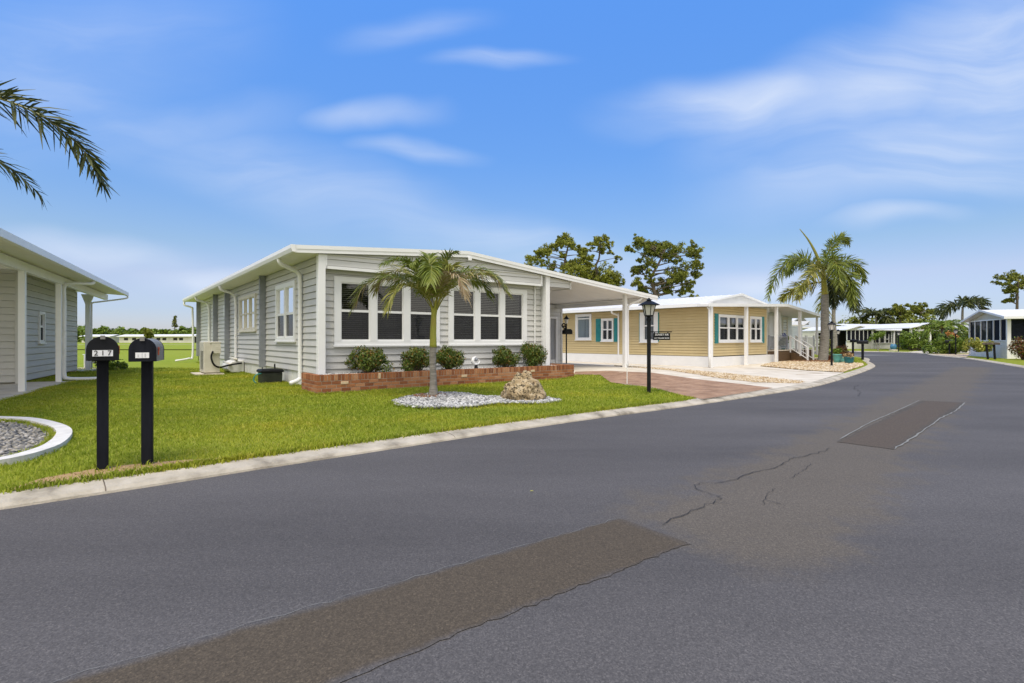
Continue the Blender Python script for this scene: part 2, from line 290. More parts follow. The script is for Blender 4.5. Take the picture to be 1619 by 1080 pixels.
# ------------------------------------------------------------------ mesh helpers
class MB:
    def __init__(s, X=None): s.v = []; s.f = []; s.X = X
    def add(s, vs, fs):
        b = len(s.v)
        s.v += [tuple(s.X @ Vector(p)) for p in vs] if s.X is not None else [tuple(p) for p in vs]
        s.f += [tuple(i+b for i in f) for f in fs]
    def box(s, x0, x1, y0, y1, z0, z1):
        s.add([(x, y, z) for z in (z0, z1) for y in (y0, y1) for x in (x0, x1)],
              [(0, 2, 3, 1), (4, 5, 7, 6), (0, 1, 5, 4), (2, 6, 7, 3), (0, 4, 6, 2), (1, 3, 7, 5)])
        return s
    def obox(s, c, size, rot):
        hx, hy, hz = [q/2 for q in size]; c = Vector(c)
        vs = [c + rot @ Vector((x, y, z)) for z in (-hz, hz) for y in (-hy, hy) for x in (-hx, hx)]
        s.add(vs, [(0, 2, 3, 1), (4, 5, 7, 6), (0, 1, 5, 4), (2, 6, 7, 3), (0, 4, 6, 2), (1, 3, 7, 5)]); return s
    def poly(s, pts): s.add(pts, [tuple(range(len(pts)))]); return s
    def prism(s, prof, y0, y1):          # profile in (x, z), extruded along y
        n = len(prof)
        s.add([(x, y0, z) for x, z in prof] + [(x, y1, z) for x, z in prof],
              [tuple(range(n)), tuple(range(2*n-1, n-1, -1))] + [(i, i+n, (i+1) % n+n, (i+1) % n) for i in range(n)]); return s
    def prismz(s, prof, z0, z1):
        n = len(prof)
        s.add([(x, y, z0) for x, y in prof] + [(x, y, z1) for x, y in prof],
              [tuple(range(n-1, -1, -1)), tuple(range(n, 2*n))] + [(i, (i+1) % n, (i+1) % n+n, i+n) for i in range(n)]); return s
    def tube(s, pts, r, n=8, cap=True):
        pts = [Vector(p) for p in pts]; k = len(pts)
        rs = r if isinstance(r, (list, tuple)) else [r]*k
        vs = []; fs = []; up = None
        for i, p in enumerate(pts):
            t = (pts[min(i+1, k-1)] - pts[max(i-1, 0)]).normalized()
            if up is None:
                up = Vector((0, 0, 1)) if abs(t.z) < .9 else Vector((1, 0, 0))
            a = t.cross(up); 
            if a.length < 1e-5: a = t.cross(Vector((.3, 1, .1)))
            a.normalize(); up = a.cross(t).normalized()
            for j in range(n):
                q = 2*math.pi*j/n; vs.append(p + (a*math.cos(q) + up*math.sin(q))*rs[i])
        for i in range(k-1):
            for j in range(n): fs.append((i*n+j, i*n+(j+1) % n, (i+1)*n+(j+1) % n, (i+1)*n+j))
        if cap: fs += [tuple(range(n-1, -1, -1)), tuple(range((k-1)*n, k*n))]
        s.add(vs, fs); return s
    def lathe(s, prof, c=(0, 0, 0), n=16):
        vs = []; fs = []; k = len(prof)
        for r, z in prof:
            for j in range(n):
                q = 2*math.pi*(j+.5)/n; vs.append((c[0]+r*math.cos(q), c[1]+r*math.sin(q), c[2]+z))
        for i in range(k-1):
            for j in range(n): fs.append((i*n+j, i*n+(j+1) % n, (i+1)*n+(j+1) % n, (i+1)*n+j))
        fs += [tuple(range(n-1, -1, -1)), tuple(range((k-1)*n, k*n))]
        s.add(vs, fs); return s
    def build(s, name, m, parent=None, smooth=False, bevel=0, loc=None):
        me = bpy.data.meshes.new(name); me.from_pydata(s.v, [], s.f); me.update()
        return link(name, me, m, parent, smooth, bevel, loc)
def link(name, me, m, parent=None, smooth=False, bevel=0, loc=None):
    if m is not None: me.materials.append(M[m] if isinstance(m, str) else m)
    if smooth: me.polygons.foreach_set('use_smooth', [True]*len(me.polygons))
    o = bpy.data.objects.new(name, me); col.objects.link(o)
    if parent is not None: o.parent = parent
    if loc is not None: o.location = loc
    if bevel:
        b = o.modifiers.new('bevel', 'BEVEL'); b.width = bevel; b.segments = 2; b.limit_method = 'ANGLE'
    return o
def np_mesh(name, V, F, m, parent=None, smooth=False):
    """V (n,3) float, F (k,4) or (k,3) int"""
    me = bpy.data.meshes.new(name); k, q = F.shape
    me.vertices.add(len(V)); me.vertices.foreach_set('co', np.ascontiguousarray(V, dtype=np.float32).ravel())
    me.loops.add(k*q); me.loops.foreach_set('vertex_index', np.ascontiguousarray(F, dtype=np.int32).ravel())
    me.polygons.add(k); me.polygons.foreach_set('loop_start', np.arange(0, k*q, q, dtype=np.int32))
    me.update(calc_edges=True); me.validate()
    return link(name, me, m, parent, smooth)
def tag(o, label=None, cat=None, group=None, kind=None):
    if label: o['label'] = label
    if cat: o['category'] = cat
    if group: o['group'] = group
    if kind: o['kind'] = kind
    return o
def thing(name, label, cat, loc=(0, 0, 0), rz=0, group=None):
    o = bpy.data.objects.new(name, None); col.objects.link(o); o.empty_display_size = .3
    o.location = loc; o.rotation_euler = (0, 0, rz)
    return tag(o, label, cat, group)
def children(o): return [c for c in bpy.data.objects if c.parent == o]
def copy_tree(o, loc=None, rz=None, label=None, scale=None):
    def cp(q, par):
        kids = list(q.children)
        c = q.copy(); col.objects.link(c); c.parent = par
        for ch in kids: cp(ch, c)
        return c
    r = cp(o, None)
    if loc is not None: r.location = loc
    if rz is not None: r.rotation_euler = (0, 0, rz)
    if label: r['label'] = label
    if scale: r.scale = (scale,)*3
    return r
def text_mesh(name, s, size, m, parent, mtx, extrude=.0015):
    cu = bpy.data.curves.new(name, 'FONT'); cu.body = s; cu.size = size; cu.align_x = 'CENTER'; cu.align_y = 'CENTER'; cu.extrude = extrude; cu.resolution_u = 3
    t = bpy.data.objects.new(name+'_tmp', cu); col.objects.link(t)
    bpy.context.view_layer.update()
    me = bpy.data.meshes.new_from_object(t.evaluated_get(bpy.context.evaluated_depsgraph_get()))
    bpy.data.objects.remove(t); bpy.data.curves.remove(cu)
    me.name = name; me.materials.clear(); me.transform(mtx)
    return link(name, me, m, parent)
def catmull(P, n=8):
    P = [Vector(p) for p in P]; Q = [P[0]*2-P[1]] + P + [P[-1]*2-P[-2]]; out = []
    for i in range(1, len(Q)-2):
        for j in range(n):
            t = j/n; a, b, c, d = Q[i-1:i+3]
            out.append(.5*((2*b) + (-a+c)*t + (2*a-5*b+4*c-d)*t*t + (-a+3*b-3*c+d)*t**3))
    out.append(P[-1]); return out
def inpoly(x, y, P):
    ins = np.zeros(len(x), bool); n = len(P)
    for i in range(n):
        x0, y0 = P[i]; x1, y1 = P[(i+1) % n]
        c = ((y0 > y) != (y1 > y)) & (x < (x1-x0)*(y-y0)/((y1-y0) if y1 != y0 else 1e-9)+x0)
        ins ^= c
    return ins

# ------------------------------------------------------------------ terrain
A1 = R(37.8); U1 = Vector((math.cos(A1), math.sin(A1))); V1 = Vector((-U1.y, U1.x)); P1 = Vector((-4.62, 12.58))
def w1(x, y): p = P1 + U1*x + V1*y; return (p.x, p.y)
def G(X, Y):
    dx = X-P1.x; dy = Y-P1.y
    lx = dx*U1.x+dy*U1.y; ly = dx*V1.x+dy*V1.y
    s = np.clip((ly+7.0)/9.0, 0, 1); s = s*s*(3-2*s)
    f = np.clip((lx-6.6)/2.5, 0, 1)
    return .06 + .20*s*f*np.exp(-(np.maximum(0, lx-10.0)/3.2)**2)
def sheet(name, pts, dz, m, kind='structure', maxlen=.8, flat=None):
    bm = bmesh.new()
    vs = [bm.verts.new((x, y, 0)) for x, y in pts]
    tris = tessellate_polygon([[Vector((x, y, 0)) for x, y in pts]])
    for t in tris:
        try: bm.faces.new([vs[i] for i in t])
        except ValueError: pass
    if flat is None:
        for it in range(9):
            ed = []
            for e in bm.edges:
                c = (e.verts[0].co+e.verts[1].co)/2; d = max(0, math.hypot(c.x-4.5, c.y-18.5)-9)
                d = max(0, d - e.calc_length()/2)
                if e.calc_length() > max(maxlen, d*.8): ed.append(e)
            if not ed: break
            bmesh.ops.subdivide_edges(bm, edges=ed, cuts=1)
            bmesh.ops.triangulate(bm, faces=[f for f in bm.faces if len(f.verts) > 3])
    for v in bm.verts: v.co.z = (float(G(v.co.x, v.co.y)) if flat is None else flat) + dz
    bmesh.ops.recalc_face_normals(bm, faces=bm.faces)
    if bm.faces and sum(f.normal.z for f in bm.faces) < 0: bmesh.ops.reverse_faces(bm, faces=bm.faces)
    me = bpy.data.meshes.new(name); bm.to_mesh(me); bm.free()
    o = link(name, me, m); tag(o, kind=kind); return o

# left road edge (kerb face), near to far, then turning left at the bend
EL = [(-26, -15), (-16, -6.6), (-9, -.6), (-3.76, 3.88), (-2.14, 5.35), (.86, 7.97), (3.6, 10.15), (6.67, 12.76), (8.6, 14.6), (12.5, 19.1), (16.4, 23.9), (18.4, 26.9), (20.4, 30.2), (23.2, 34.4), (25.2, 39.5), (25.4, 44.2), (22.5, 48.6), (17, 51.5), (6, 54), (-20, 56)]
ER = [(-15, -18), (-6, -9.2), (1.5, -2.6), (8.5, 3.6), (14, 9.6), (18.6, 16.6), (22.2, 22.8), (25.8, 28.4), (29.4, 34.2), (33.2, 41.7), (36.6, 47.2), (37.6, 51.5), (34.5, 55.5), (27, 58.5), (8, 62), (-20, 64)]
ELs = [(p.x, p.y) for p in catmull([(x, y, 0) for x, y in EL], 6)]
ERs = [(p.x, p.y) for p in catmull([(x, y, 0) for x, y in ER], 6)]
def offset(line, d):
    out = []
    for i, (x, y) in enumerate(line):
        a = line[max(i-1, 0)]; b = line[min(i+1, len(line)-1)]
        t = Vector((b[0]-a[0], b[1]-a[1])).normalized(); out.append((x-t.y*d, y+t.x*d))
    return out
EL2 = offset(ELs, .28); ER2 = offset(ERs, -.28)
sheet('road', ELs + ERs[::-1], 0, 'asphalt', flat=0.0)
sheet('ground', [(-700, -120), (700, -120), (700, 900), (-700, 900)], 0, 'field', flat=-.05)
# lawns: left of the road and right of the road
lawnL = EL2 + [(-60, 56.3), (-60, 30), (-24, 24.5), (-12.5, 23.2), (-9, 21.6), (-6, 24), (-14, 40), (-60, 58), (-600, 500)]
sheet('lawn', [(-120, -95)] + EL2 + [(-120, 57), (-60, 40), (-24, 26), (-17, 23.4), (-8.5, 21.8), (-14, 30), (-22, 24.5), (-60, 10)], 0, 'lawn')
for o in list(bpy.data.objects):
    if o.name == 'lawn': bpy.data.objects.remove(o)
front_line = [(-9.8, 20.8), (-13.5, 21.9), (-17.5, 22.4), (-26, 22.0), (-60, 18), (-140, -60)]
lawn_poly = EL2[:-6] + [(14, 50), (2, 44), (-6, 34), (-5, 27)] + front_line + [(-60, -46)]
sheet('lawn', lawn_poly, 0, 'lawn')
sheet('field', [(-700, -60), (-140, -60.5), (-60, 17.9), (-26, 21.9), (-17.5, 22.3), (-13.5, 21.8), (-9.8, 20.7), (-5, 26.9), (-6, 34), (2, 44), (14, 50), (10, 53.4), (-20, 55.5), (-110, 57), (-110, 66), (-20, 64.8), (8, 62.8), (27, 59.4), (100, 120), (300, 850), (-700, 850)], -.012, 'field', flat=.06)
sheet('verge', ER2[2:] + [(27, 59.4), (60, 95), (160, 120), (200, 60), (120, -60)], -.004, 'lawn', flat=.06)
# kerbs
def kerb(name, line, side, n0, n1, prof):
    vs = []; fs = []; k = len(prof); rows = []
    offs = [offset(line, side*o) for o, z in prof]
    idx = list(range(n0, n1))
    for i in idx:
        for j, (o, z) in enumerate(prof):
            X, Y = offs[j][i]; vs.append((X, Y, z + (float(G(X, Y))-.06 if j > 1 else 0)))
    for a in range(len(idx)-1):
        for j in range(k-1): fs.append((a*k+j, (a+1)*k+j, (a+1)*k+j+1, a*k+j+1))
    me = bpy.data.meshes.new(name); me.from_pydata(vs, [], fs); me.update()
    return tag(link(name, me, 'kerbmat', smooth=False), kind='structure')
kp = [(-.02, -.04), (0, .018), (.035, .040), (.14, .058), (.27, .068), (.31, .06), (.33, .02)]
def dens(line, step=.5):
    out = []
    for a, b in zip(line[:-1], line[1:]):
        n = max(1, int(math.hypot(b[0]-a[0], b[1]-a[1])/step))
        for j in range(n): out.append((a[0]+(b[0]-a[0])*j/n, a[1]+(b[1]-a[1])*j/n))
    out.append(line[-1]); return out
ELd = dens(ELs); ERd = dens(ERs)
kerb('kerb', ELd, 1, 0, len(ELd), kp)
kerb('kerb', ERd, -1, 0, len(ERd), kp)
# joints across the near kerb
jb = MB()
acc = 0
for i in range(1, len(ELd)-1):
    acc += math.hypot(ELd[i][0]-ELd[i-1][0], ELd[i][1]-ELd[i-1][1])
    if acc > 3.05 and ELd[i][1] < 30:
        acc = 0
        t = Vector((ELd[i+1][0]-ELd[i][0], ELd[i+1][1]-ELd[i][1], 0)).normalized(); nrm = Vector((-t.y, t.x, 0)); p = Vector((*ELd[i], 0))
        for (o0, z0), (o1, z1) in zip(kp[1:4], kp[2:5]):
            a = p+nrm*o0+Vector((0, 0, z0+.003)); b = p+nrm*o1+Vector((0, 0, z1+.003)); w = t*.004
            jb.poly([a-w, a+w, b+w, b-w])
tag(jb.build('kerb_joint', 'trunkdark'), kind='structure')

# driveways
drive = [(3.75, 10.4), (6.55, 12.95), (8.4, 14.75), (11.9, 18.9), (11.2, 20.1), (11.0, 23.4), (13.6, 27.3), (12.5, 27.6), (8.5, 24), (3.9, 28.2), (0, 32), (-2.5, 28), w1(7.3, 8), w1(7.3, .1), (1.9, 16.7), (2.86, 16.6), (2.9, 14.0), (3.36, 13.2), (3.55, 12)]
sheet('driveway', drive, .008, 'concrete')
pav = [(2.1, 17.5), (3.2, 17.4), (4.5, 17.0), (5.3, 15.04), (5.99, 13.9), (6.35, 12.85), (5.2, 11.75), (3.78, 10.45), (3.60, 11.2), (3.42, 13.2), (2.7, 14.4), (2.75, 16.4), (1.95, 16.75)]
sheet('paved_driveway', pav, .014, 'pavers')
strip = [(4.29, 21.8), (5.94, 20.4), (6.84, 18.5), (7.76, 16.3), (8.2, 14.75), (7.7, 14.2), (6.62, 14.4), (6.06, 15.69), (5.47, 18.7), (4.04, 20.9)]
STRIP = strip
sheet('gravel_strip', strip, .014, 'bedtan')
sheet('driveway_joint', [(9.5, 17.6), (11.0, 18.6), (9.6, 22.3), (9.5, 22.3), (10.9, 18.6), (9.46, 17.66)], .014, 'bedtan')
tanbed = [(11.03, 23.46), (11.23, 20.11), (11.9, 19.0), (16.0, 24.05), (17.0, 25.6), (16.9, 27.2), (18.6, 30.5), (20, 34), (17.2, 32.0), (13.6, 27.4)]
sheet('gravel_bed', tanbed, .018, 'bedtan')
wb = [(-2.32, 10.0), (-2.1, 9.5), (-1.75, 9.1), (-1.3, 8.93), (-.75, 9.05), (-.3, 9.5), (.2, 9.6), (.75, 9.75), (1.0, 10.15), (.85, 10.5), (.5, 10.75), (-.1, 10.7), (-.55, 10.75), (-1.0, 11.3), (-1.6, 11.6), (-2.15, 11.0)]
wb = [(p.x, p.y) for p in catmull([(x, y, 0) for x, y in wb+wb[:1]], 3)][:-1]
sheet('gravel_bed', wb, .006, 'bedwhite')
gb = [(-8.6, 7.75), (-7.35, 7.59), (-6.83, 7.42), (-6.11, 6.95), (-5.6, 6.49), (-5.17, 5.91), (-4.94, 5.43), (-4.95, 4.95), (-5.5, 4.35), (-6.6, 4.1), (-8.2, 4.9), (-9.2, 6.3)]
gbs = [(p.x, p.y) for p in catmull([(x, y, 0) for x, y in gb+gb[:1]], 5)][:-1]
sheet('gravel_bed', gbs, .006, 'bedgrey')
straw = [(-3.97, 4.10), (-3.5, 4.52), (-2.75, 5.2), (-2.72, 5.38), (-3.15, 5.22), (-3.45, 5.10), (-3.8, 4.90), (-4.02, 4.5)]
sheet('bare_soil', straw, .006, 'straw')

# road repairs, seal lines and cracks: thin sheets lying on the asphalt
def rough_poly(P, step=.05, amp=.014):
    out = []
    for a, b in zip(P, P[1:]+P[:1]):
        n = max(1, int(math.hypot(b[0]-a[0], b[1]-a[1])/step))
        for j in range(n):
            out.append((a[0]+(b[0]-a[0])*j/n+rnd.uniform(-amp, amp), a[1]+(b[1]-a[1])*j/n+rnd.uniform(-amp, amp)))
    return out
sheet('road_patch', rough_poly([(-4.7, -.28), (-1.68, 1.92), (.75, 3.69), (1.08, 3.23), (-.585, 1.96), (-4.2, -.82)]), .004, 'patch', flat=0)
sheet('road_patch', rough_poly([(3.95, 6.44), (8.38, 10.8), (8.98, 10.45), (4.33, 6.0)], .1, .02), .004, 'patchdark', flat=0)
def ribbon(name, pts, w, m, z=.008, jit=.03, sub=10, kind='structure'):
    pts = catmull([(x, y, 0) for x, y in pts], sub) if sub > 1 else [Vector((x, y, 0)) for x, y in pts]
    mb = MB(); L = []
    for i, p in enumerate(pts):
        t = (pts[min(i+1, len(pts)-1)]-pts[max(i-1, 0)]).normalized(); n = Vector((-t.y, t.x, 0))
        c = p+n*rnd.uniform(-jit, jit); ww = w*rnd.uniform(.35, 1.0)*(.4 if i in (0, len(pts)-1) else 1)
        L.append((c-n*ww, c+n*ww))
    for (a, b), (c, d) in zip(L[:-1], L[1:]):
        mb.add([(q.x, q.y, z) for q in (a, b, d, c)], [(0, 1, 2, 3)])
    return tag(mb.build(name, m), kind=kind)
def gr(px, py): Z = 835*1.25/(py-537); return ((px-809.5)/835*Z, Z)
ribbon('patch_seam', [(-4.7, -.28), (-1.68, 1.92), (.75, 3.69)], .0016, 'sealline', jit=.016, sub=60)
ribbon('road_crack', [(1.0, 3.53), (1.30, 3.85), (1.56, 4.06), (1.64, 4.20), (1.55, 4.35), (1.6, 4.55), (1.88, 4.62), (2.2, 4.9), (2.55, 5.15), (2.9, 5.5), (3.35, 5.8), (3.65, 6.05)], .0045, 'crack', jit=.022, sub=5)
ribbon('road_crack', [(1.56, 4.06), (1.66, 4.0)], .0035, 'crack', jit=.008, sub=4)
ribbon('road_crack', [(1.9, 3.98), (2.02, 4.2), (2.2, 4.42)], .003, 'crack', jit=.01, sub=6)
ribbon('road_crack', [(1.97, 4.1), (2.06, 3.97)], .003, 'crack', jit=.006, sub=4)
ribbon('road_crack', [(2.5, 4.75), (2.75, 5.0), (3.0, 5.3)], .003, 'crack', jit=.012, sub=8)
ribbon('road_crack', [(7.6, 11.6), (8.3, 12.6), (8.8, 13.6), (9.6, 14.6)], .007, 'crack', jit=.03, sub=8)
ribbon('road_seal_line', [(4.1, 6.6), (5.4, 7.95), (6.8, 9.3), (8.36, 10.84)], .012, 'sealline', jit=.006)
ribbon('road_seal_line', [(4.36, 6.02), (5.5, 7.1), (6.68, 8.26), (7.85, 9.33), (8.99, 10.48)], .014, 'sealline', jit=.012)
# worn grey wheel strips near the bend
sheet('road_patch', rough_poly([(26.8, 41.2), (30.2, 41.6), (29.6, 43.4), (27.2, 43.2)], .4, .08), .004, 'sealline', flat=0)

# ------------------------------------------------------------------ scattered stones and grass (uncountable)
ico = None
def ico_base():
    bm = bmesh.new(); bmesh.ops.create_icosphere(bm, subdivisions=1, radius=1)
    V = np.array([v.co[:] for v in bm.verts]); F = np.array([[v.index for v in f.verts] for f in bm.faces]); bm.free(); return V, F
IV, IF = ico_base()
def stones(name, poly, count, size, m, z0=None, lift=.35, zfun=None, label=None):
    P = np.array(poly); lo = P.min(0); hi = P.max(0)
    xs = []; ys = []
    while len(xs) < count:
        x = nrg.uniform(lo[0], hi[0], count*2); y = nrg.uniform(lo[1], hi[1], count*2); k = inpoly(x, y, poly)
        xs += list(x[k]); ys += list(y[k])
    x = np.array(xs[:count]); y = np.array(ys[:count])
    z = (zfun(x, y) if zfun else (G(x, y) if z0 is None else np.full(count, z0)))
    s = size*nrg.uniform(.5, 1.25, (count, 1))*np.stack([nrg.uniform(.7, 1.3, count), nrg.uniform(.7, 1.3, count), nrg.uniform(.45, .9, count)], 1)
    th = nrg.uniform(0, 6.28, count); c, sn = np.cos(th), np.sin(th)
    B = IV[None]*(1+nrg.uniform(-.18, .18, (count, len(IV), 1)))
    B = B*s[:, None, :]
    X = B[..., 0]*c[:, None]-B[..., 1]*sn[:, None]; Y = B[..., 0]*sn[:, None]+B[..., 1]*c[:, None]
    V = np.stack([X+x[:, None], Y+y[:, None], B[..., 2]+(z+size*lift)[:, None]], -1).reshape(-1, 3)
    F = (IF[None]+(np.arange(count)*len(IV))[:, None, None]).reshape(-1, 3)
    return tag(np_mesh(name, V, F, m), label, kind='stuff')
stones('white_gravel', wb, 5200, .028, 'pebwhite', zfun=lambda x, y: .066+.03*np.clip(1-((x+.65)/1.7)**2, 0, 1))
gin = offset(gbs+gbs[:1], .16)[:-1]
stones('grey_gravel', offset(gbs+gbs[:1], .13)[:-1], 8500, .024, 'pebgrey', z0=.066)
stones('tan_gravel', tanbed, 11000, .042, 'pebtan', zfun=lambda x, y: G(x, y)+.018)
stones('tan_gravel', strip, 3000, .03, 'pebtan', zfun=lambda x, y: G(x, y)+.014, lift=.1)

def blades(name, x, y, h, w, m, lean=.5, z=None):
    n = len(x); th = nrg.uniform(0, 6.283, n); la = nrg.uniform(0, 6.283, n); ln = nrg.uniform(.1, lean, n)*h
    dx, dy = np.cos(th)*w, np.sin(th)*w; lx, ly = np.cos(la)*ln, np.sin(la)*ln
    z = G(x, y) if z is None else z
    V = np.empty((n, 5, 3))
    V[:, 0] = np.stack([x-dx, y-dy, z-.005], 1); V[:, 1] = np.stack([x+dx, y+dy, z-.005], 1)
    V[:, 2] = np.stack([x+dx*.75+lx*.35, y+dy*.75+ly*.35, z+h*.6], 1); V[:, 3] = np.stack([x-dx*.75+lx*.35, y-dy*.75+ly*.35, z+h*.6], 1)
    V[:, 4] = np.stack([x+lx, y+ly, z+h*nrg.uniform(.8, 1, n)], 1)
    b = (np.arange(n)*5)[:, None]
    F = np.concatenate([b+np.array([[0, 1, 2]]), b+np.array([[0, 2, 3]]), b+np.array([[3, 2, 4]])])
    return np_mesh(name, V.reshape(-1, 3), F, m)
h1foot = [w1(-.05, 0), w1(7.6, 0), w1(7.6, 19.5), w1(-.05, 19.5)]
planter_foot = [w1(-.42, -1.21), w1(7.35, -1.21), w1(7.35, 0), w1(-.42, 0)]
AL = R(28.8); UL = Vector((math.cos(AL), math.sin(AL))); VL = Vector((-UL.y, UL.x)); PL = Vector((-11.1, 11.97))
def wl(x, y): p = PL+UL*x+VL*y; return (p.x, p.y)
lhfoot = [wl(.15, -6), wl(.15, 3.3), wl(-.8, 3.3), wl(-.8, 9.4), wl(-9, 9.4), wl(-9, -6)]
lawn_near = EL2[:-6] + [(14, 50), (2, 44), (-6, 34), (-5, 27)] + front_line + [(-60, -46)]
def grass():
    X = []; Y = []
    for (x0, x1, y0, y1, dn) in ((-11, 4.5, 1.0, 9, 2300), (-13.5, 4.2, 9, 14, 1250), (-17, 4, 14, 19, 620), (-22, -5.5, 19, 23.2, 300), (16.5, 22.5, 24, 34, 90)):
        n = int((x1-x0)*(y1-y0)*dn); x = nrg.uniform(x0, x1, n); y = nrg.uniform(y0, y1, n)
        k = inpoly(x, y, lawn_near)
        # keep what the wide lens can see, plus a generous margin to both sides
        k &= (np.abs(x) < y*1.15+5.0)
        for P in (drive, pav, wb, gbs, h1foot, planter_foot, lhfoot, tanbed):
            k &= ~inpoly(x, y, P)
        ks = inpoly(x, y, straw) & (nrg.uniform(0, 1, n) > .12)
        X.append(x[k & ~ks]); Y.append(y[k & ~ks])
    X = np.concatenate(X); Y = np.concatenate(Y)
    d = np.sqrt(X*X+Y*Y); n = len(X)
    patch = .7+.6*(.5+.25*np.sin(X*2.1+1.3*np.sin(Y*1.7))+.25*np.sin(Y*2.7+1.1*np.sin(X*1.3)))
    h = nrg.uniform(.024, .05, n)*patch; w = nrg.uniform(.0028, .0048, n)*np.clip(d/7, .8, 3.2)
    tag(blades('grass', X, Y, h, w, 'blade', lean=1.5), 'short bright green grass covering the front lawns', kind='stuff')
    # taller untrimmed fringe along the walls and around things
    fx = []; fy = []
    def fringe(a, b, n, s):
        t = nrg.uniform(0, 1, n); fx.append(a[0]+(b[0]-a[0])*t+nrg.normal(0, s, n)); fy.append(a[1]+(b[1]-a[1])*t+nrg.normal(0, s, n))
    fringe(w1(-.5, -1.27), w1(7.3, -1.27), 2600, .03); fringe(w1(-.46, -1.2), w1(-.46, 0), 400, .03); fringe(w1(-.12, 0), w1(-.12, 19), 4200, .05)
    fringe(w1(-.9, 2.3), w1(-.2, 2.3), 200, .05)
    for a, b in zip(EL2[18:36], EL2[19:37]):
        if b[1] < 10.6: fringe(a, b, 420, .03)
    for P in (wb, offset(gbs+gbs[:1], -.04)[:-1]):
        for a, b in zip(P, P[1:]+P[:1]): fringe(a, b, 60, .02)
    for c in ((3.03, 11.69), (-3.72, 4.80), (-3.47, 4.99)): fringe((c[0]-.08, c[1]), (c[0]+.08, c[1]), 90, .06)
    fx = np.concatenate(fx); fy = np.concatenate(fy); n = len(fx)
    k = ~inpoly(fx, fy, planter_foot) & ~(inpoly(fx, fy, straw) & (nrg.uniform(0, 1, len(fx)) > .15)); fx, fy = fx[k], fy[k]; n = len(fx)
    tag(blades('tall_grass', fx, fy, nrg.uniform(.03, .085, n), nrg.uniform(.003, .006, n)*1.3, 'blade', lean=.9), 'longer untrimmed grass along walls and edges', kind='stuff')
    # straw litter at the letter boxes
    n = 900; P = np.array(straw); x = nrg.uniform(P[:, 0].min()-.1, P[:, 0].max()+.1, n); y = nrg.uniform(P[:, 1].min()-.1, P[:, 1].max()+.1, n); k = inpoly(x, y, straw)
    tag(blades('dry_grass', x[k], y[k], nrg.uniform(.01, .03, k.sum()), nrg.uniform(.003, .006, k.sum()), 'straw', lean=2.5), 'dry tan grass clippings beside the letter box posts', kind='stuff')
grass()

# ------------------------------------------------------------------ building helpers
def clip(poly, a, b, c):       # keep a*x + b*z <= c ; poly list of (x, z)
    out = []
    for i, p in enumerate(poly):
        q = poly[(i+1) % len(poly)]; dp = a*p[0]+b*p[1]-c; dq = a*q[0]+b*q[1]-c
        if dp <= 0: out.append(p)
        if (dp < 0) != (dq < 0) and dp != dq:
            t = dp/(dp-dq); out.append((p[0]+(q[0]-p[0])*t, p[1]+(q[1]-p[1])*t))
    return out
def siding(mb, x0, x1, z0, z1, lap=.165, th=.024, holes=(), clips=(), y=0.0, gap=None):
    """boards on the wall plane y (outside is -y), each leaning out over an open groove; holes are (xa, xb, za, zb)"""
    gap = max(.013, lap*.085) if gap is None else gap
    z = z0
    while z < z1-1e-4:
        zt = min(z+lap, z1); zg = min(z+gap, zt-1e-3)
        cuts = sorted({z, zg, zt} | {c for h in holes for c in (h[2], h[3]) if z < c < zt})
        for za, zb in zip(cuts[:-1], cuts[1:]):
            ivs = [(x0, x1)]
            for h in holes:
                if h[2] < zb-1e-5 and h[3] > za+1e-5:
                    nv = []
                    for a, b in ivs:
                        if h[1] <= a or h[0] >= b: nv.append((a, b)); continue
                        if h[0] > a: nv.append((a, h[0]))
                        if h[1] < b: nv.append((h[1], b))
                    ivs = nv
            groove = zb <= zg+1e-6
            for a, b in ivs:
                P = [(a, za), (b, za), (b, zb), (a, zb)]
                for c in clips: P = clip(P, *c) if len(P) > 2 else []
                if len(P) < 3: continue
                yy = (lambda q: y+.02) if groove else (lambda q: y-th*(1-(q-zg)/(lap-gap)))
                mb.poly([(px, yy(pz), pz) for px, pz in P])
                if abs(za-zg) < 1e-6 or (groove and abs(za-z) < 1e-6):
                    bx = [p for p in P if abs(p[1]-za) < 1e-6]
                    if len(bx) >= 2:
                        xa, xb = min(p[0] for p in bx), max(p[0] for p in bx); f = y if groove else y-th
                        mb.poly([(xa, f, za), (xb, f, za), (xb, y+.02, za), (xa, y+.02, za)])
        z += lap
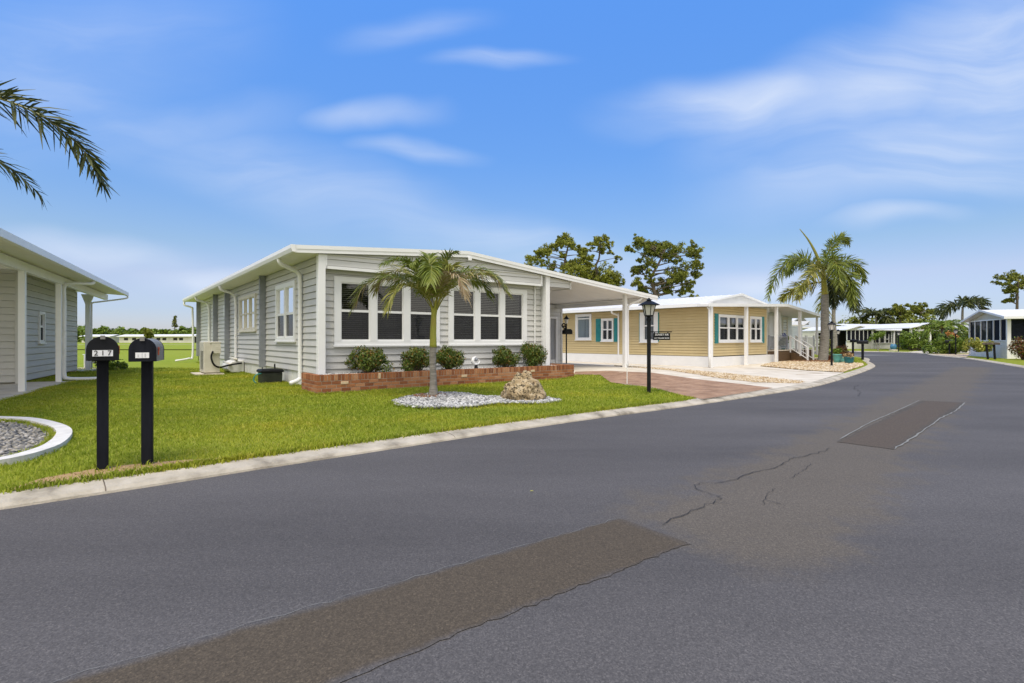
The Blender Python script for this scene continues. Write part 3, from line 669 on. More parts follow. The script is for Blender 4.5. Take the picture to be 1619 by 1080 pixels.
def window(parent, W, x0, x1, z0, z1, panes, zm=None, frame='white', blinds=True, curtain=False, screen=True, proud=.055, label=None, muntins=0, depth=.5):
    """double-hung window set into the wall; panes = list of (xa, xb); zm = height of the meeting rail"""
    pz0, pz1 = z0+.13*(z1-z0)/1.7, z1-.13*(z1-z0)/1.7
    mb = MB(W)
    mb.box(x0, x1, -proud, .03, z0, pz0); mb.box(x0, x1, -proud, .03, pz1, z1)
    xs = [x0]+[v for p in panes for v in p]+[x1]
    for a, b in zip(xs[0::2], xs[1::2]): mb.box(a, b, -proud-.003, .03, pz0, pz1)
    mb.box(x0-.03, x1+.03, -proud-.03, -proud-.003, z0-.005, z0+.035)
    for a, b in panes:
        # sash: stiles, rails
        s = .028
        for u, v in ((a, a+s), (b-s, b)): mb.box(u, v, -.03, .02, pz0, pz1)
        mb.box(a+s, b-s, -.03, .02, pz0, pz0+.045); mb.box(a+s, b-s, -.03, .02, pz1-.03, pz1)
        if zm: mb.box(a+s, b-s, -.036, .022, zm-.03, zm+.03)
        for k in range(muntins):
            xm = a+(b-a)*(k+1)/(muntins+1); mb.box(xm-.012, xm+.012, -.02, .012, pz0+.045, pz1-.03)
    fr = mb.build('window', frame, parent)
    if label: fr['label'] = label
    g = MB(W); sc = MB(W); bl = MB(W); it = MB(W)
    for a, b in panes:
        g.poly([(a+.02, -.004, pz0+.03), (b-.02, -.004, pz0+.03), (b-.02, -.004, pz1-.02), (a+.02, -.004, pz1-.02)])
        if screen and zm: sc.poly([(a+.025, -.02, pz0+.04), (b-.025, -.02, pz0+.04), (b-.025, -.02, zm-.02), (a+.025, -.02, zm-.02)])
        A, B, C, D = a-.02, b+.02, pz0-.03, pz1+.03
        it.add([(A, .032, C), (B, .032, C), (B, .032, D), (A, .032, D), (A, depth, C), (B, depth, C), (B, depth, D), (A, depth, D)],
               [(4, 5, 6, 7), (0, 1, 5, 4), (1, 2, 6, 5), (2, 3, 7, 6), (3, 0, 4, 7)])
        if blinds:
            z = pz0+.06+rnd.uniform(-.02, .02); t0 = R(11)+rnd.uniform(-.14, .14)
            while z < pz1-.03:
                t = t0+rnd.uniform(-.05, .05); dy, dz = .026*math.cos(t), .026*math.sin(t)
                bl.add([(a+.035, .09-dy, z-dz), (b-.035, .09-dy, z-dz), (b-.035, .09+dy, z+dz), (a+.035, .09+dy, z+dz),
                        (a+.035, .09-dy, z-dz+.004), (b-.035, .09-dy, z-dz+.004), (b-.035, .09+dy, z+dz+.004), (a+.035, .09+dy, z+dz+.004)],
                       [(0, 3, 2, 1), (4, 5, 6, 7), (0, 1, 5, 4), (2, 3, 7, 6)])
                z += .05
        if curtain:
            nf = 16
            for side in (0, 1):
                ca, cb = (a, a+(b-a)*.46) if side == 0 else (a+(b-a)*.54, b)
                vs = []
                for i in range(nf+1):
                    xx = ca+(cb-ca)*i/nf; yy = .12+.02*math.sin(i*1.9); vs += [(xx, yy, pz0), (xx, yy, pz1)]
                bl.add(vs, [(2*i, 2*i+2, 2*i+3, 2*i+1) for i in range(nf)])
    it.build('interior', 'dark', fr); g.build('pane', 'glass', fr)
    if bl.v: bl.build('curtain' if curtain else 'blind', 'curtain' if curtain else 'slat', fr)
    if sc.v: sc.build('insect_screen', 'insect', fr)
    return fr
I4 = Matrix.Identity(4)
WSIDE = Matrix(((0, 1, 0, 0), (1, 0, 0, 0), (0, 0, 1, 0), (0, 0, 0, 1)))   # wall along local y, outside is -x
WSIDE2 = Matrix(((0, -1, 0, 0), (1, 0, 0, 0), (0, 0, 1, 0), (0, 0, 0, 1)))  # wall along local y, outside is +x
def wall_at(dx=0, dy=0, side=False):
    return Matrix.Translation((dx, dy, 0)) @ (WSIDE if side else I4)
def downspout(parent, pts, r=.05, m='white'):
    return MB().tube(catmull(pts, 5), r, 8).build('downspout', m, parent, smooth=True)

# ------------------------------------------------------------------ main grey house
h1 = thing('mobile_home', 'light grey lap sided mobile home with white trim and carport, behind the brick planter', 'house', (P1.x, P1.y, .06), A1)
Zt = lambda x: 3.31+(x+.6)/4.6*.33 if x <= 4 else 3.64-(x-4)*.0965       # top of the roof (above local ground)
HB = Zt
w = MB()
gl = (.37, 3.29); gr_ = (3.57, 6.40)
zw0, zw1 = 1.02, 2.73
siding(w, 0, 7.1, .30, 3.2, .165, .026, [(gl[0]+.02, gl[1]-.02, zw0+.02, zw1-.02), (gr_[0]+.02, gr_[1]-.02, zw0+.02, zw1-.02)])
w.build('front_wall', 'siding', h1)
w = MB(wall_at(0, 0, True))
SW = [(1.75, 3.72, 1.12, 2.76), (6.3, 9.0, 1.46, 2.74)]
siding(w, 0, 19.5, .36, 3.3, .165, .026, [(a+.02, b-.02, c+.02, d-.02) for a, b, c, d in SW])
w.build('side_wall', 'siding', h1)
w = MB(); w.box(7.1, 7.14, .03, 19.46, -.1, 3.2); w.box(0, 7.14, 19.47, 19.5, -.1, 3.3); w.build('rear_wall', 'siding', h1)
w = MB(); w.box(.012, .05, .03, 19.4, -.12, .36); w.box(.05, 7.08, .012, .05, -.12, .31)
y = .4
while y < 19.3: w.box(.004, .012, y, y+.02, -.12, .355); y += .6
w.build('skirting', 'skirt', h1)
# projecting band under the roof
b = MB()
cl = [(-.33/4.6, 1, 3.31+.6*.33/4.6-.13), (.0965, 1, 3.64+4*.0965-.13)]
siding(b, .12, 6.77, 2.93, 3.7, .15, .016, clips=cl, y=-.27)
b.box(.12, 6.77, -.26, 0, 2.9, 2.928)
b.build('gable_band', 'siding', h1)
t = MB(); t.box(.10, 6.79, -.30, -.255, 2.86, 2.932); t.box(6.77, 6.82, -.30, 0, 2.86, 3.2); t.box(.08, .12, -.30, 0, 2.86, 3.2)
t.build('band_trim', 'white', h1)
# corner posts
for x0, zt in ((-.085, 3.2), (6.97, 3.2)):
    MB().box(x0, x0+.165, -.30, -.13, -.1, zt).build('corner_post', 'white', h1, bevel=.006)
for ca in ((-.012, .07, -.13, -.02, -.1, 3.2), (7.02, 7.16, -.13, .02, -.1, 3.15)): MB().box(*ca).build('corner_trim', 'white', h1)
MB().tube([(6.72, -.05, .35), (6.72, -.05, 2.9)], .022, 8).build('conduit', 'white', h1)
# roof slabs
def slab(xs, y0, y1, th, name, m, parent, f):
    top = [(x, f(x)) for x in xs]; bot = [(x, f(x)-th) for x in reversed(xs)]
    return MB().prism(top+bot, y0, y1).build(name, m, parent)
rf = slab([-.6, 4, 7.6], -.36, 19.9, .09, 'roof', 'roofwhite', h1, Zt)
r = MB()
for k in range(50):
    yy = -.2+k*.4
    for a, b_ in ((-.6, 4), (4, 7.55)):
        za, zb = Zt(a)+.012, Zt(b_)+.012; r.add([(a, yy, za), (b_, yy, zb), (b_, yy+.03, zb), (a, yy+.03, za), (a, yy, za-.02), (b_, yy, zb-.02), (b_, yy+.03, zb-.02), (a, yy+.03, za-.02)], [(0, 1, 2, 3), (0, 4, 5, 1), (3, 2, 6, 7), (0, 3, 7, 4)])
r.build('roof_seam', 'roofwhite', rf)
s = MB()
s.box(-.585, 0, -.3, 19.8, 3.185, 3.2); s.box(-.05, 7.3, -.3, .02, 3.19, 3.2)
s.build('soffit', 'soffit', h1)
def fascia(xs, y, f, h, name, parent, th=.03, step=.022):
    mb = MB()
    for a, b_ in zip(xs[:-1], xs[1:]):
        for k, (d0, d1, yy) in enumerate(((-.02, h*.45, y-th), (h*.45, h, y-th+step*.5))):
            za, zb = f(a), f(b_)
            mb.add([(a, yy, za-d0), (b_, yy, zb-d0), (b_, yy, zb-d1), (a, yy, za-d1), (a, y, za-d0), (b_, y, zb-d0), (b_, y, zb-d1), (a, y, za-d1)],
                   [(0, 1, 2, 3), (0, 4, 5, 1), (3, 2, 6, 7), (0, 3, 7, 4), (1, 5, 6, 2)])
    return mb.build(name, 'white', parent)
fascia([-.63, 4, 12.52], -.36, Zt, .155, 'fascia', h1)
g = MB(); g.prism([(-.72, 3.33), (-.60, 3.33), (-.60, 3.17), (-.69, 3.17), (-.72, 3.25)], -.39, 19.9)
g.build('gutter', 'white', h1)
MB().box(4.0, 4.09, -.44, -.385, Zt(4)-.24, Zt(4)-.16).build('ridge_bracket', 'white', h1)
# carport
cr = slab([7.6, 12.5], -.36, 5.4, .10, 'carport_roof', 'roofwhite', h1, Zt)
cb = MB()
for k in range(20):
    x = 7.75+k*.235; cb.add([(x, -.33, Zt(x)-.104), (x+.02, -.33, Zt(x)-.106), (x+.02, 5.35, Zt(x)-.106), (x, 5.35, Zt(x)-.104)], [(0, 1, 2, 3)])
cb.add([(7.35, -.33, Zt(7.35)-.11), (12.38, -.33, Zt(12.38)-.102), (12.38, 5.38, Zt(12.38)-.102), (7.35, 5.38, Zt(7.35)-.11)], [(0, 3, 2, 1)])
cb.build('carport_ceiling', 'soffit', cr)
bx = MB(); siding(bx, 7.14, 8.05, 2.86, 3.3, .15, .014, clips=[(.0965, 1, 3.64+4*.0965-.15)], y=-.24); bx.box(7.14, 8.05, -.22, .6, 2.86, 2.88); bx.box(8.05, 8.10, -.27, .6, 2.84, 3.1); bx.build('beam_box', 'siding', h1)
bm_ = MB(); bm_.box(12.0, 12.12, -.33, 5.35, 2.56, 2.73); bm_.box(7.4, 12.12, 5.25, 5.35, 2.5, 2.70); bm_.build('carport_beam', 'white', h1)
dz = .20
po = MB().box(11.10, 11.23, .0, .13, .05, 2.86).build('carport_post', 'white', h1, bevel=.004)
MB().box(12.0, 12.11, 5.1, 5.2, .05, 2.6).build('carport_post', 'white', h1)
downspout(h1, [(11.75, -.28, 2.75), (11.6, -.2, 2.62), (11.42, .02, 2.5), (11.33, .06, 2.3), (11.33, .06, 1.4), (11.33, .06, .2)], .04)
# store room at the back of the carport
sr = MB(); siding(sr, 7.35, 12.32, .1, 2.75, .165, .022, [(11.25, 12.02, .15, 2.2)], y=4.7); sr.box(12.29, 12.32, 4.7, 8.0, 0, 2.7); sr.box(12.27, 12.35, 4.66, 4.72, 0, 2.7); sr.box(7.4, 12.2, 4.73, 7.9, 2.68, 2.72)
sr.build('store_room', 'siding', h1)
d = MB(); d.box(11.26, 11.33, 4.64, 4.74, .12, 2.2); d.box(11.95, 12.02, 4.64, 4.74, .12, 2.2); d.box(11.33, 11.95, 4.64, 4.74, 2.12, 2.2); d.box(11.33, 11.95, 4.70, 4.74, .12, .3); d.box(11.62, 11.66, 4.69, 4.74, .3, 2.12)
dr = d.build('store_door', 'white', h1); e = MB(); e.poly([(11.33, 4.72, .3), (11.95, 4.72, .3), (11.95, 4.72, 2.12), (11.33, 4.72, 2.12)]); e.build('door_pane', 'curtain', dr)
# windows
window(h1, wall_at(), gl[0], gl[1], zw0, zw1, [(.53, 1.28), (1.46, 2.20), (2.39, 3.12)], 1.90)
window(h1, wall_at(), gr_[0], gr_[1], zw0, zw1, [(3.73, 4.45), (4.64, 5.35), (5.54, 6.24)], 1.90)
window(h1, wall_at(0, 0, True), *SW[0], [(1.88, 2.68), (2.79, 3.59)], 1.90, blinds=False)
window(h1, wall_at(0, 0, True), *SW[1], [(6.45, 7.23), (7.27, 8.03), (8.07, 8.85)], 2.1, frame='cream', blinds=False, curtain=True, screen=False)
v = MB(wall_at(0, 0, True)); v.box(11.3, 12.1, -.05, .02, 2.15, 2.62); v.build('wall_vent', 'white', h1)
# tie-down posts and downspouts on the side
for yy in (5.0, 10.9, 13.7, 18.9):
    p = MB(); p.box(-.20, -.02, yy, yy+.10, .33, 3.19); p.build('tie_down_post', 'steel', h1, bevel=.004)
    MB().tube([(-.11, yy+.05, .33), (-.11, yy+.05, .1)], .015, 6).build('tie_rod', 'black', h1)
downspout(h1, [(-.64, .95, 3.18), (-.60, .97, 3.06), (-.38, 1.05, 2.98), (-.13, 1.15, 2.88), (-.08, 1.17, 2.6), (-.08, 1.17, 1.4), (-.08, 1.17, .34), (-.12, 1.12, .18), (-.36, 1.0, .10)], .055)
downspout(h1, [(-.64, 9.2, 3.18), (-.56, 9.25, 3.02), (-.2, 9.4, 2.92), (-.08, 9.4, 2.6), (-.08, 9.4, 1.2), (-.08, 9.4, .02)], .055)
downspout(h1, [(-.64, 15.6, 3.18), (-.56, 15.6, 3.02), (-.2, 15.7, 2.92), (-.08, 15.7, 2.6), (-.08, 15.7, 1.2), (-.08, 15.7, .02)], .055)
downspout(h1, [(-.66, 19.7, 3.18), (-.64, 19.7, 3.0), (-.35, 19.6, 2.88), (-.3, 19.55, 2.6), (-.3, 19.5, .4), (-.5, 19.4, .2), (-1.1, 19.2, .1)], .05)

# brick planter ---------------------------------------------------
pl = thing('brick_planter', 'low red brick planter along the front of the grey house', 'planter', (P1.x, P1.y, .06), A1)
PX0, PX1, PY, PH = -.40, 7.32, -1.19, .40
br = MB()
def bricks(mb, path_fn, length, y_out, h0, courses, bl=.205, bh=.068, gap=.011, th=.1):
    for cidx in range(courses):
        z = h0+cidx*(bh+gap); x = -(bl+gap)*.5 if cidx % 2 else 0
        while x < length:
            a, b_ = max(0, x), min(length, x+bl)
            if b_-a > .03: path_fn(mb, a, b_, z, z+bh, rnd.uniform(-.003, .003))
            x += bl+gap
    z = h0+courses*(bh+gap); x = 0
    while x < length-.01:
        b_ = min(length, x+.066); path_fn(mb, x, b_, z, z+.135, rnd.uniform(-.004, .004)); x += .077
def pf_front(mb, a, b_, z0, z1, j): mb.box(PX0+a, PX0+b_, PY+j, PY+.1, z0, z1)
def pf_left(mb, a, b_, z0, z1, j): mb.box(PX0+j, PX0+.1, PY+.104+a, PY+.104+b_, z0, z1)
def pf_right(mb, a, b_, z0, z1, j): mb.box(PX1-.1, PX1+j, PY+.104+a, PY+.104+b_, z0, z1)
bricks(br, pf_front, PX1-PX0, 0, -.03, 4); bricks(br, pf_left, 1.02, 0, -.03, 4); bricks(br, pf_right, 1.0, 0, -.03, 4)
br.build('brickwork', 'brick', pl, bevel=.003)
mo = MB(); mo.box(PX0+.006, PX1-.006, PY+.007, PY+.094, -.05, PH+.002); mo.box(PX0+.007, PX0+.094, PY+.094, -.06, -.05, PH+.002); mo.box(PX1-.094, PX1-.007, PY+.094, -.09, -.05, PH+.002)
mo.build('mortar', 'mortar', pl)
for x, xw, z, zh in ((.12, .17, .20, .06), (3.27, .17, .22, .06), (5.6, .15, .27, .055), (1.0, .06, .285, .125)): MB().box(x, x+xw, PY-.012, PY+.02, z-.002, z+zh).build('buff_brick', 'buff', pl, bevel=.006)
so = MB(); so.box(PX0+.09, PX1-.09, PY+.09, -.03, -.04, PH-.03); so.build('gravel_fill', 'bedwhite', pl)
qp = [w1(PX0+.12, PY+.12), w1(PX1-.12, PY+.12), w1(PX1-.12, -.05), w1(PX0+.12, -.05)]
st = stones('planter_gravel', qp, 4200, .024, 'pebwhite', z0=.06+PH-.03, lift=.3)
# ------------------------------------------------------------------ foliage
def leafcloud(centres, radii, counts, size, shell=.55, aspect=2.2, squash=1.0):
    Vs = []; 
    for c, r_, n in zip(centres, radii, counts):
        d = nrg.normal(size=(n, 3)); d /= np.linalg.norm(d, axis=1)[:, None]
        rad = r_*(shell+(1-shell)*nrg.uniform(0, 1, n)**.6)*nrg.uniform(.8, 1.12, n)
        p = np.array(c)+d*rad[:, None]*np.array([1, 1, squash])
        nm = d*1.0+nrg.normal(size=(n, 3))*.75+np.array([0, 0, .35]); nm /= np.linalg.norm(nm, axis=1)[:, None]
        a = np.cross(nm, nrg.normal(size=(n, 3))); a /= np.linalg.norm(a, axis=1)[:, None]; b = np.cross(nm, a)
        s = size*nrg.uniform(.55, 1.3, n)[:, None]
        q = np.empty((n, 4, 3)); q[:, 0] = p-a*s*.5; q[:, 1] = p+b*s*.5/aspect+nm*s*.08; q[:, 2] = p+a*s*.5; q[:, 3] = p-b*s*.5/aspect+nm*s*.08
        Vs.append(q)
    V = np.concatenate(Vs); n = len(V)
    return V.reshape(-1, 3), np.arange(n*4).reshape(n, 4)
def bush(name, label, cat, loc, rx, rz_, leaf, m, n=1600, group=None, tips=None, lumps=9, stem='trunkdark', seed=0):
    """stems with leaf clumps on an irregular mound; loc is on the ground"""
    o = thing(name, label, cat, loc, rnd.uniform(0, 6), group)
    C = []; Rr = []; r_ = random.Random(seed+len(bpy.data.objects))
    for k in range(lumps):
        a = r_.uniform(0, 6.28); q = r_.uniform(.15, .72)**.7; zz = r_.uniform(.28, .95)
        wz = math.sqrt(max(.15, 1-(zz-.35)**2*1.6))
        C.append((rx*q*wz*math.cos(a), rx*q*wz*math.sin(a), rz_*zz*.84)); Rr.append(r_.uniform(.30, .46)*min(rx, rz_*.8))
    C.append((0, 0, rz_*.45)); Rr.append(min(rx, rz_*.55)*.75)
    for k in range(lumps//2):
        a = r_.uniform(0, 6.28); q = r_.uniform(.2, .85); C.append((rx*q*math.cos(a), rx*q*math.sin(a), rz_*r_.uniform(.75, 1.05)*(1.12-.45*q))); Rr.append(r_.uniform(.10, .2)*min(rx, rz_*.8))
    cnt = [max(20, int(n*r**2/sum(q**2 for q in Rr))) for r in Rr]
    V, F = leafcloud(C, Rr, cnt, leaf, .45); n0 = len(F)
    if tips:
        V2, F2 = leafcloud(C, [q*1.12 for q in Rr], [max(3, int(c*.13)) for c in cnt], leaf*.9, .85)
        F = np.concatenate([F, F2+len(V)]); V = np.concatenate([V, V2])
    V[:, 2] = np.maximum(V[:, 2], .01)
    fo = np_mesh('foliage', V, F, m, o)
    if tips:
        fo.data.materials.append(M[tips]); mi = np.zeros(len(F), dtype=np.int32); mi[n0:] = 1; fo.data.polygons.foreach_set('material_index', mi)
    s = MB()
    for c in C: s.tube([(c[0]*.12, c[1]*.12, 0), (c[0]*.6, c[1]*.6, c[2]*.5), c], [.018*rx+.006, .012*rx+.004, .004], 5)
    s.build('stems', stem, o)
    return o
def at1(x, y, z): p = w1(x, y); return (p[0], p[1], z)
zp = .06+PH-.03
SH = [(1.0, -.60, .54, .62, 'leftmost planter shrub, spreading with tall shoots, left of the palm trunk'), (2.33, -.62, .48, .56, 'rounded planter shrub under the left window group, nearest left of the palm trunk'),
      (3.22, -.60, .42, .60, 'planter shrub partly hidden behind the front palm trunk'), (5.15, -.58, .42, .62, 'conical planter shrub just right of the white bird ornament'), (6.22, -.60, .50, .70, 'rightmost and tallest planter shrub beside the white conduit')]
for i, (x, y, rx, rz_, lb) in enumerate(SH):
    bush('planter_shrub', lb, 'shrub', at1(x, y, zp), rx, rz_, .062, 'shrub', 5200, 'dark green shrubs in the brick planter', 'shrubtip', 17, seed=i*5+2)
# bird ornament
bo = thing('garden_ornament', 'small white curved garden ornament on a dark stubby base in the brick planter', 'ornament', at1(4.02, -.75, zp), A1)
b = MB(); b.lathe([(.05, 0), (.055, .03), (.045, .1), (.05, .13), (.02, .135)], n=10); b.build('base', 'ink', bo, smooth=True)
b = MB(); b.tube(catmull([(.03, 0, .13), (-.07, 0, .16), (-.11, 0, .24), (-.07, 0, .32), (0, 0, .345)], 5), [.02+.028*math.sin(math.pi*min(1, i/20*1.1)) for i in range(21)], 10); b.tube(catmull([(-.02, 0, .14), (.07, 0, .16), (.12, 0, .22), (.08, 0, .27)], 5), [.035-.0016*i for i in range(16)], 10)
b.build('body', 'label', bo, smooth=True)
b = MB(); b.lathe([(.005, -.05), (.04, -.03), (.052, 0), (.04, .035), (.005, .055)], (.0, 0, .27), 10); b.build('head', 'steel', bo, smooth=True)

# palms ------------------------------------------------------------
def frond_geo(path, nl, ll, lw, rng, plumose=0., droop=.5, vee=.5, start=.12, fwd=.75, taper=.55):
    """leaflets along a stem path (list of Vectors)"""
    Vs = []; k = len(path)
    for i in range(nl):
        t = start+(1-start)*(i+.5)/nl; f = t*(k-1); a = int(min(f, k-2)); p = path[a].lerp(path[a+1], f-a)
        T = (path[min(a+2, k-1)]-path[max(a-1, 0)]).normalized()
        S = T.cross(Vector((0, 0, 1)))
        if S.length < .05: S = Vector((1, 0, 0))
        S.normalize(); Nn = S.cross(T).normalized()
        L = ll*(math.sin(math.pi*min(1, (.18+.82*t)))**taper if t < .98 else .45)*rng.uniform(.8, 1.1)
        L = max(L, ll*.35)
        for sd in (-1, 1):
            lift = vee+rng.uniform(-.25, .25)
            if plumose: lift = rng.uniform(-plumose*1.3, plumose*1.5)
            d = (S*sd*math.cos(lift)+Nn*math.sin(lift)+T*(fwd*(.6+.8*t)+rng.uniform(-.12, .12))).normalized()
            wd = d.cross(Nn); 
            if wd.length < .1: wd = d.cross(S)
            wd.normalize(); tw = rng.uniform(-1.2, 1.2)*(1 if plumose else .45)
            wd = (wd*math.cos(tw)+d.cross(wd)*math.sin(tw))*lw*rng.uniform(.75, 1.15)
            dr = droop*rng.uniform(.6, 1.3)
            m_ = p+d*L*.5-Vector((0, 0, L*dr*.16)); e_ = p+d*L*(1-.14*dr)-Vector((0, 0, L*dr*.62))
            Vs += [p-wd*.4, p+wd*.4, m_+wd, m_-wd, e_+wd*.12, e_-wd*.12]
    V = np.array([v[:] for v in Vs]); n = len(V)//6; b = (np.arange(n)*6)[:, None]
    F = np.concatenate([b+np.array([[0, 1, 2, 3]]), b+np.array([[3, 2, 4, 5]])])
    return V, F
def add_frond(parent, pts, m, nl, ll, lw, rng, rr=.018, **kw):
    path = catmull(pts, 6); V, F = frond_geo(path, nl, ll, lw, rng, **kw)
    o = np_mesh('frond', V, F, m, parent)
    k = len(path); MB().tube(path, [rr*(1-.8*i/(k-1)) for i in range(k)], 5).build('frond_stem', 'rachis', o)
    return o
def arc(az, el, L, bend, base=(0, 0, 0), n=5):
    """stem control points: starts at elevation el, bends down by 'bend' radians over its length"""
    p = Vector(base); out = [p.copy()]
    for i in range(n):
        e = el-bend*((i+.5)/n)**1.25; p = p+Vector((math.cos(az)*math.cos(e), math.sin(az)*math.cos(e), math.sin(e)))*(L/n); out.append(p.copy())
    return out
rp = random.Random(5)
fp = thing('palm_tree', 'short palm with green crownshaft and drooping browned fronds in the white gravel bed', 'palm', (-1.63, 10.92, .06), 0)
tr = MB(); tr.tube(catmull([(0, 0, -.05), (.005, 0, .15), (0, 0, .45), (-.01, 0, .8), (.0, 0, 1.05)], 6), [.118-.05*min(1, i/10)**.8+.006*(i % 3 == 0) for i in range(25)], 14)
tr.build('trunk', 'trunkgrey', fp, smooth=True)
cs = MB(); cs.tube(catmull([(0, 0, 1.03), (.0, 0, 1.3), (.01, 0, 1.6), (.02, 0, 1.84)], 5), [.075-.0015*i for i in range(16)], 12); cs.build('crownshaft', 'crownshaft', fp, smooth=True)
for k in range(5):
    a = k*1.3; MB().tube(catmull([(.01+.03*math.cos(a), .03*math.sin(a), 1.65), (.02+.06*math.cos(a), .06*math.sin(a), 1.85), (.02+.16*math.cos(a), .16*math.sin(a), 2.1)], 4), [.028-.0018*i for i in range(9)], 6).build('leaf_base', 'crownshaft', fp, smooth=True)
k_ = .01308
def px(x, y, d=0): return ((x-685)*k_, d, 1.19+(537-y)*k_)
FR = [([px(686, 492), px(660, 456, -.1), px(622, 441, -.2), px(585, 452, -.28), px(566, 488, -.3)], 'frond', 1),
      ([px(685, 490), px(665, 447, .15), px(632, 425, .3), px(600, 432, .4), px(583, 458, .45)], 'frondyel', 1),
      ([px(690, 492), px(712, 458, -.1), px(748, 437, -.2), px(780, 440, -.25), px(802, 464, -.3)], 'frondyel', 1),
      ([px(690, 490), px(708, 445, .2), px(742, 424, .35), px(772, 428, .45), px(795, 448, .5)], 'frond', 1),
      ([px(687, 490), px(682, 452, .05), px(678, 424, .1), px(676, 405, .2), px(672, 398, .35)], 'frond', .8),
      ([px(688, 490), px(694, 450, -.1), px(703, 422, -.15), px(712, 406, -.2), px(722, 402, -.25)], 'frond', .8),
      ([px(686, 490), px(672, 450, -.2), px(656, 426, -.4), px(640, 418, -.6), px(622, 425, -.8)], 'frond', .9),
      ([px(689, 490), px(700, 455, -.3), px(716, 440, -.55), px(732, 446, -.75), px(742, 476, -.85)], 'fronddry', .75),
      ([px(688, 490), px(690, 448, -.35), px(692, 430, -.7), px(694, 434, -1.0), px(696, 458, -1.25)], 'frond', .9),
      ([px(687, 490), px(676, 446, .4), px(664, 428, .8), px(655, 432, 1.1), px(648, 450, 1.35)], 'frond', .9),
      ([px(688, 490), px(704, 440, .4), px(720, 422, .8), px(735, 425, 1.1), px(748, 440, 1.3)], 'frond', .9),
      ([px(687, 490), px(670, 462, -.25), px(650, 455, -.5), px(635, 468, -.7), px(628, 495, -.8)], 'frondyel', .8)]
FR += [([px(687, 490), px(676, 460, -.25), px(668, 436, -.5), px(664, 424, -.7), px(660, 428, -.9)], 'frond', 1), ([px(689, 490), px(700, 462, -.2), px(708, 440, -.4), px(716, 428, -.55), px(724, 430, -.7)], 'frondyel', .95),
       ([px(687, 490), px(690, 455, .15), px(690, 430, .3), px(688, 412, .5), px(684, 405, .8)], 'frond', 1), ([px(686, 490), px(668, 452, .3), px(645, 432, .55), px(625, 430, .7), px(608, 445, .8)], 'frond', 1),
       ([px(690, 490), px(712, 448, .3), px(735, 434, .5), px(757, 440, .6), px(772, 462, .7)], 'frond', 1)]
for pts, m_, sc in FR: add_frond(fp, pts, m_, 62, .57*sc, .015, rp, .012, droop=.75, vee=.48, start=.12, fwd=.95)
# dry tips: brown leaflets on the two long side fronds
for pts in (FR[0][0], FR[1][0], FR[2][0], FR[3][0]):
    path = catmull(pts, 6)[8:]; V, F = frond_geo(path, 22, .38, .010, rp, droop=1.0, vee=.3, start=.05, fwd=.7); np_mesh('dry_leaflets', V, F, 'fronddry', fp)
# mulch ring round the trunk
mr_ = [(-1.63+.42*math.cos(a)*(1+.15*math.sin(3*a)), 10.92+.40*math.sin(a)) for a in np.linspace(0, 6.28, 20, endpoint=False)]
stones('mulch', mr_, 300, .035, 'mulch', z0=.085, lift=.2)
mr_ = [(16.2+1.25*math.cos(a), 28.3+1.1*math.sin(a)) for a in np.linspace(0, 6.28, 20, endpoint=False)]
stones('mulch', mr_, 700, .05, 'mulch', z0=.11, lift=.2)

# left foreground palm (trunk stands outside the frame, a frond reaches in)
lp = thing('palm_tree', 'palm whose dark feathery frond reaches in at the upper left above the grey gravel bed', 'palm', (-8.0, 6.1, .06), 0)
MB().tube(catmull([(0, 0, -.05), (.03, 0, .8), (0, 0, 1.7), (.02, 0, 2.5)], 6), [.17-.0035*i for i in range(19)], 12).build('trunk', 'trunkgrey', lp, smooth=True)
MB().tube(catmull([(.02, 0, 2.45), (.02, 0, 2.8), (.03, 0, 3.15)], 5), [.1-.004*i for i in range(11)], 10).build('crownshaft', 'crownshaft', lp, smooth=True)
add_frond(lp, [(.03, 0, 2.95), (.6, .1, 3.72), (1.35, .25, 4.15), (2.1, .35, 4.0), (2.66, .42, 3.58), (2.92, .46, 3.12)], 'fronddark', 150, .50, .016, rp, .022, plumose=.9, droop=.35, fwd=.95, start=.15)
add_frond(lp, [(.03, 0, 2.95), (.5, -.1, 3.35), (.95, -.1, 3.45), (1.25, -.1, 3.28), (1.42, -.1, 2.95)], 'fronddark', 76, .44, .014, rp, .02, plumose=.8, droop=.5, fwd=.9)
for k in range(6):
    add_frond(lp, arc(1.2+k*.85, R(62), 2.6, R(115), (.03, 0, 2.95)), 'fronddark', 70, .47, .015, rp, .02, plumose=.8, droop=.5, fwd=.9)

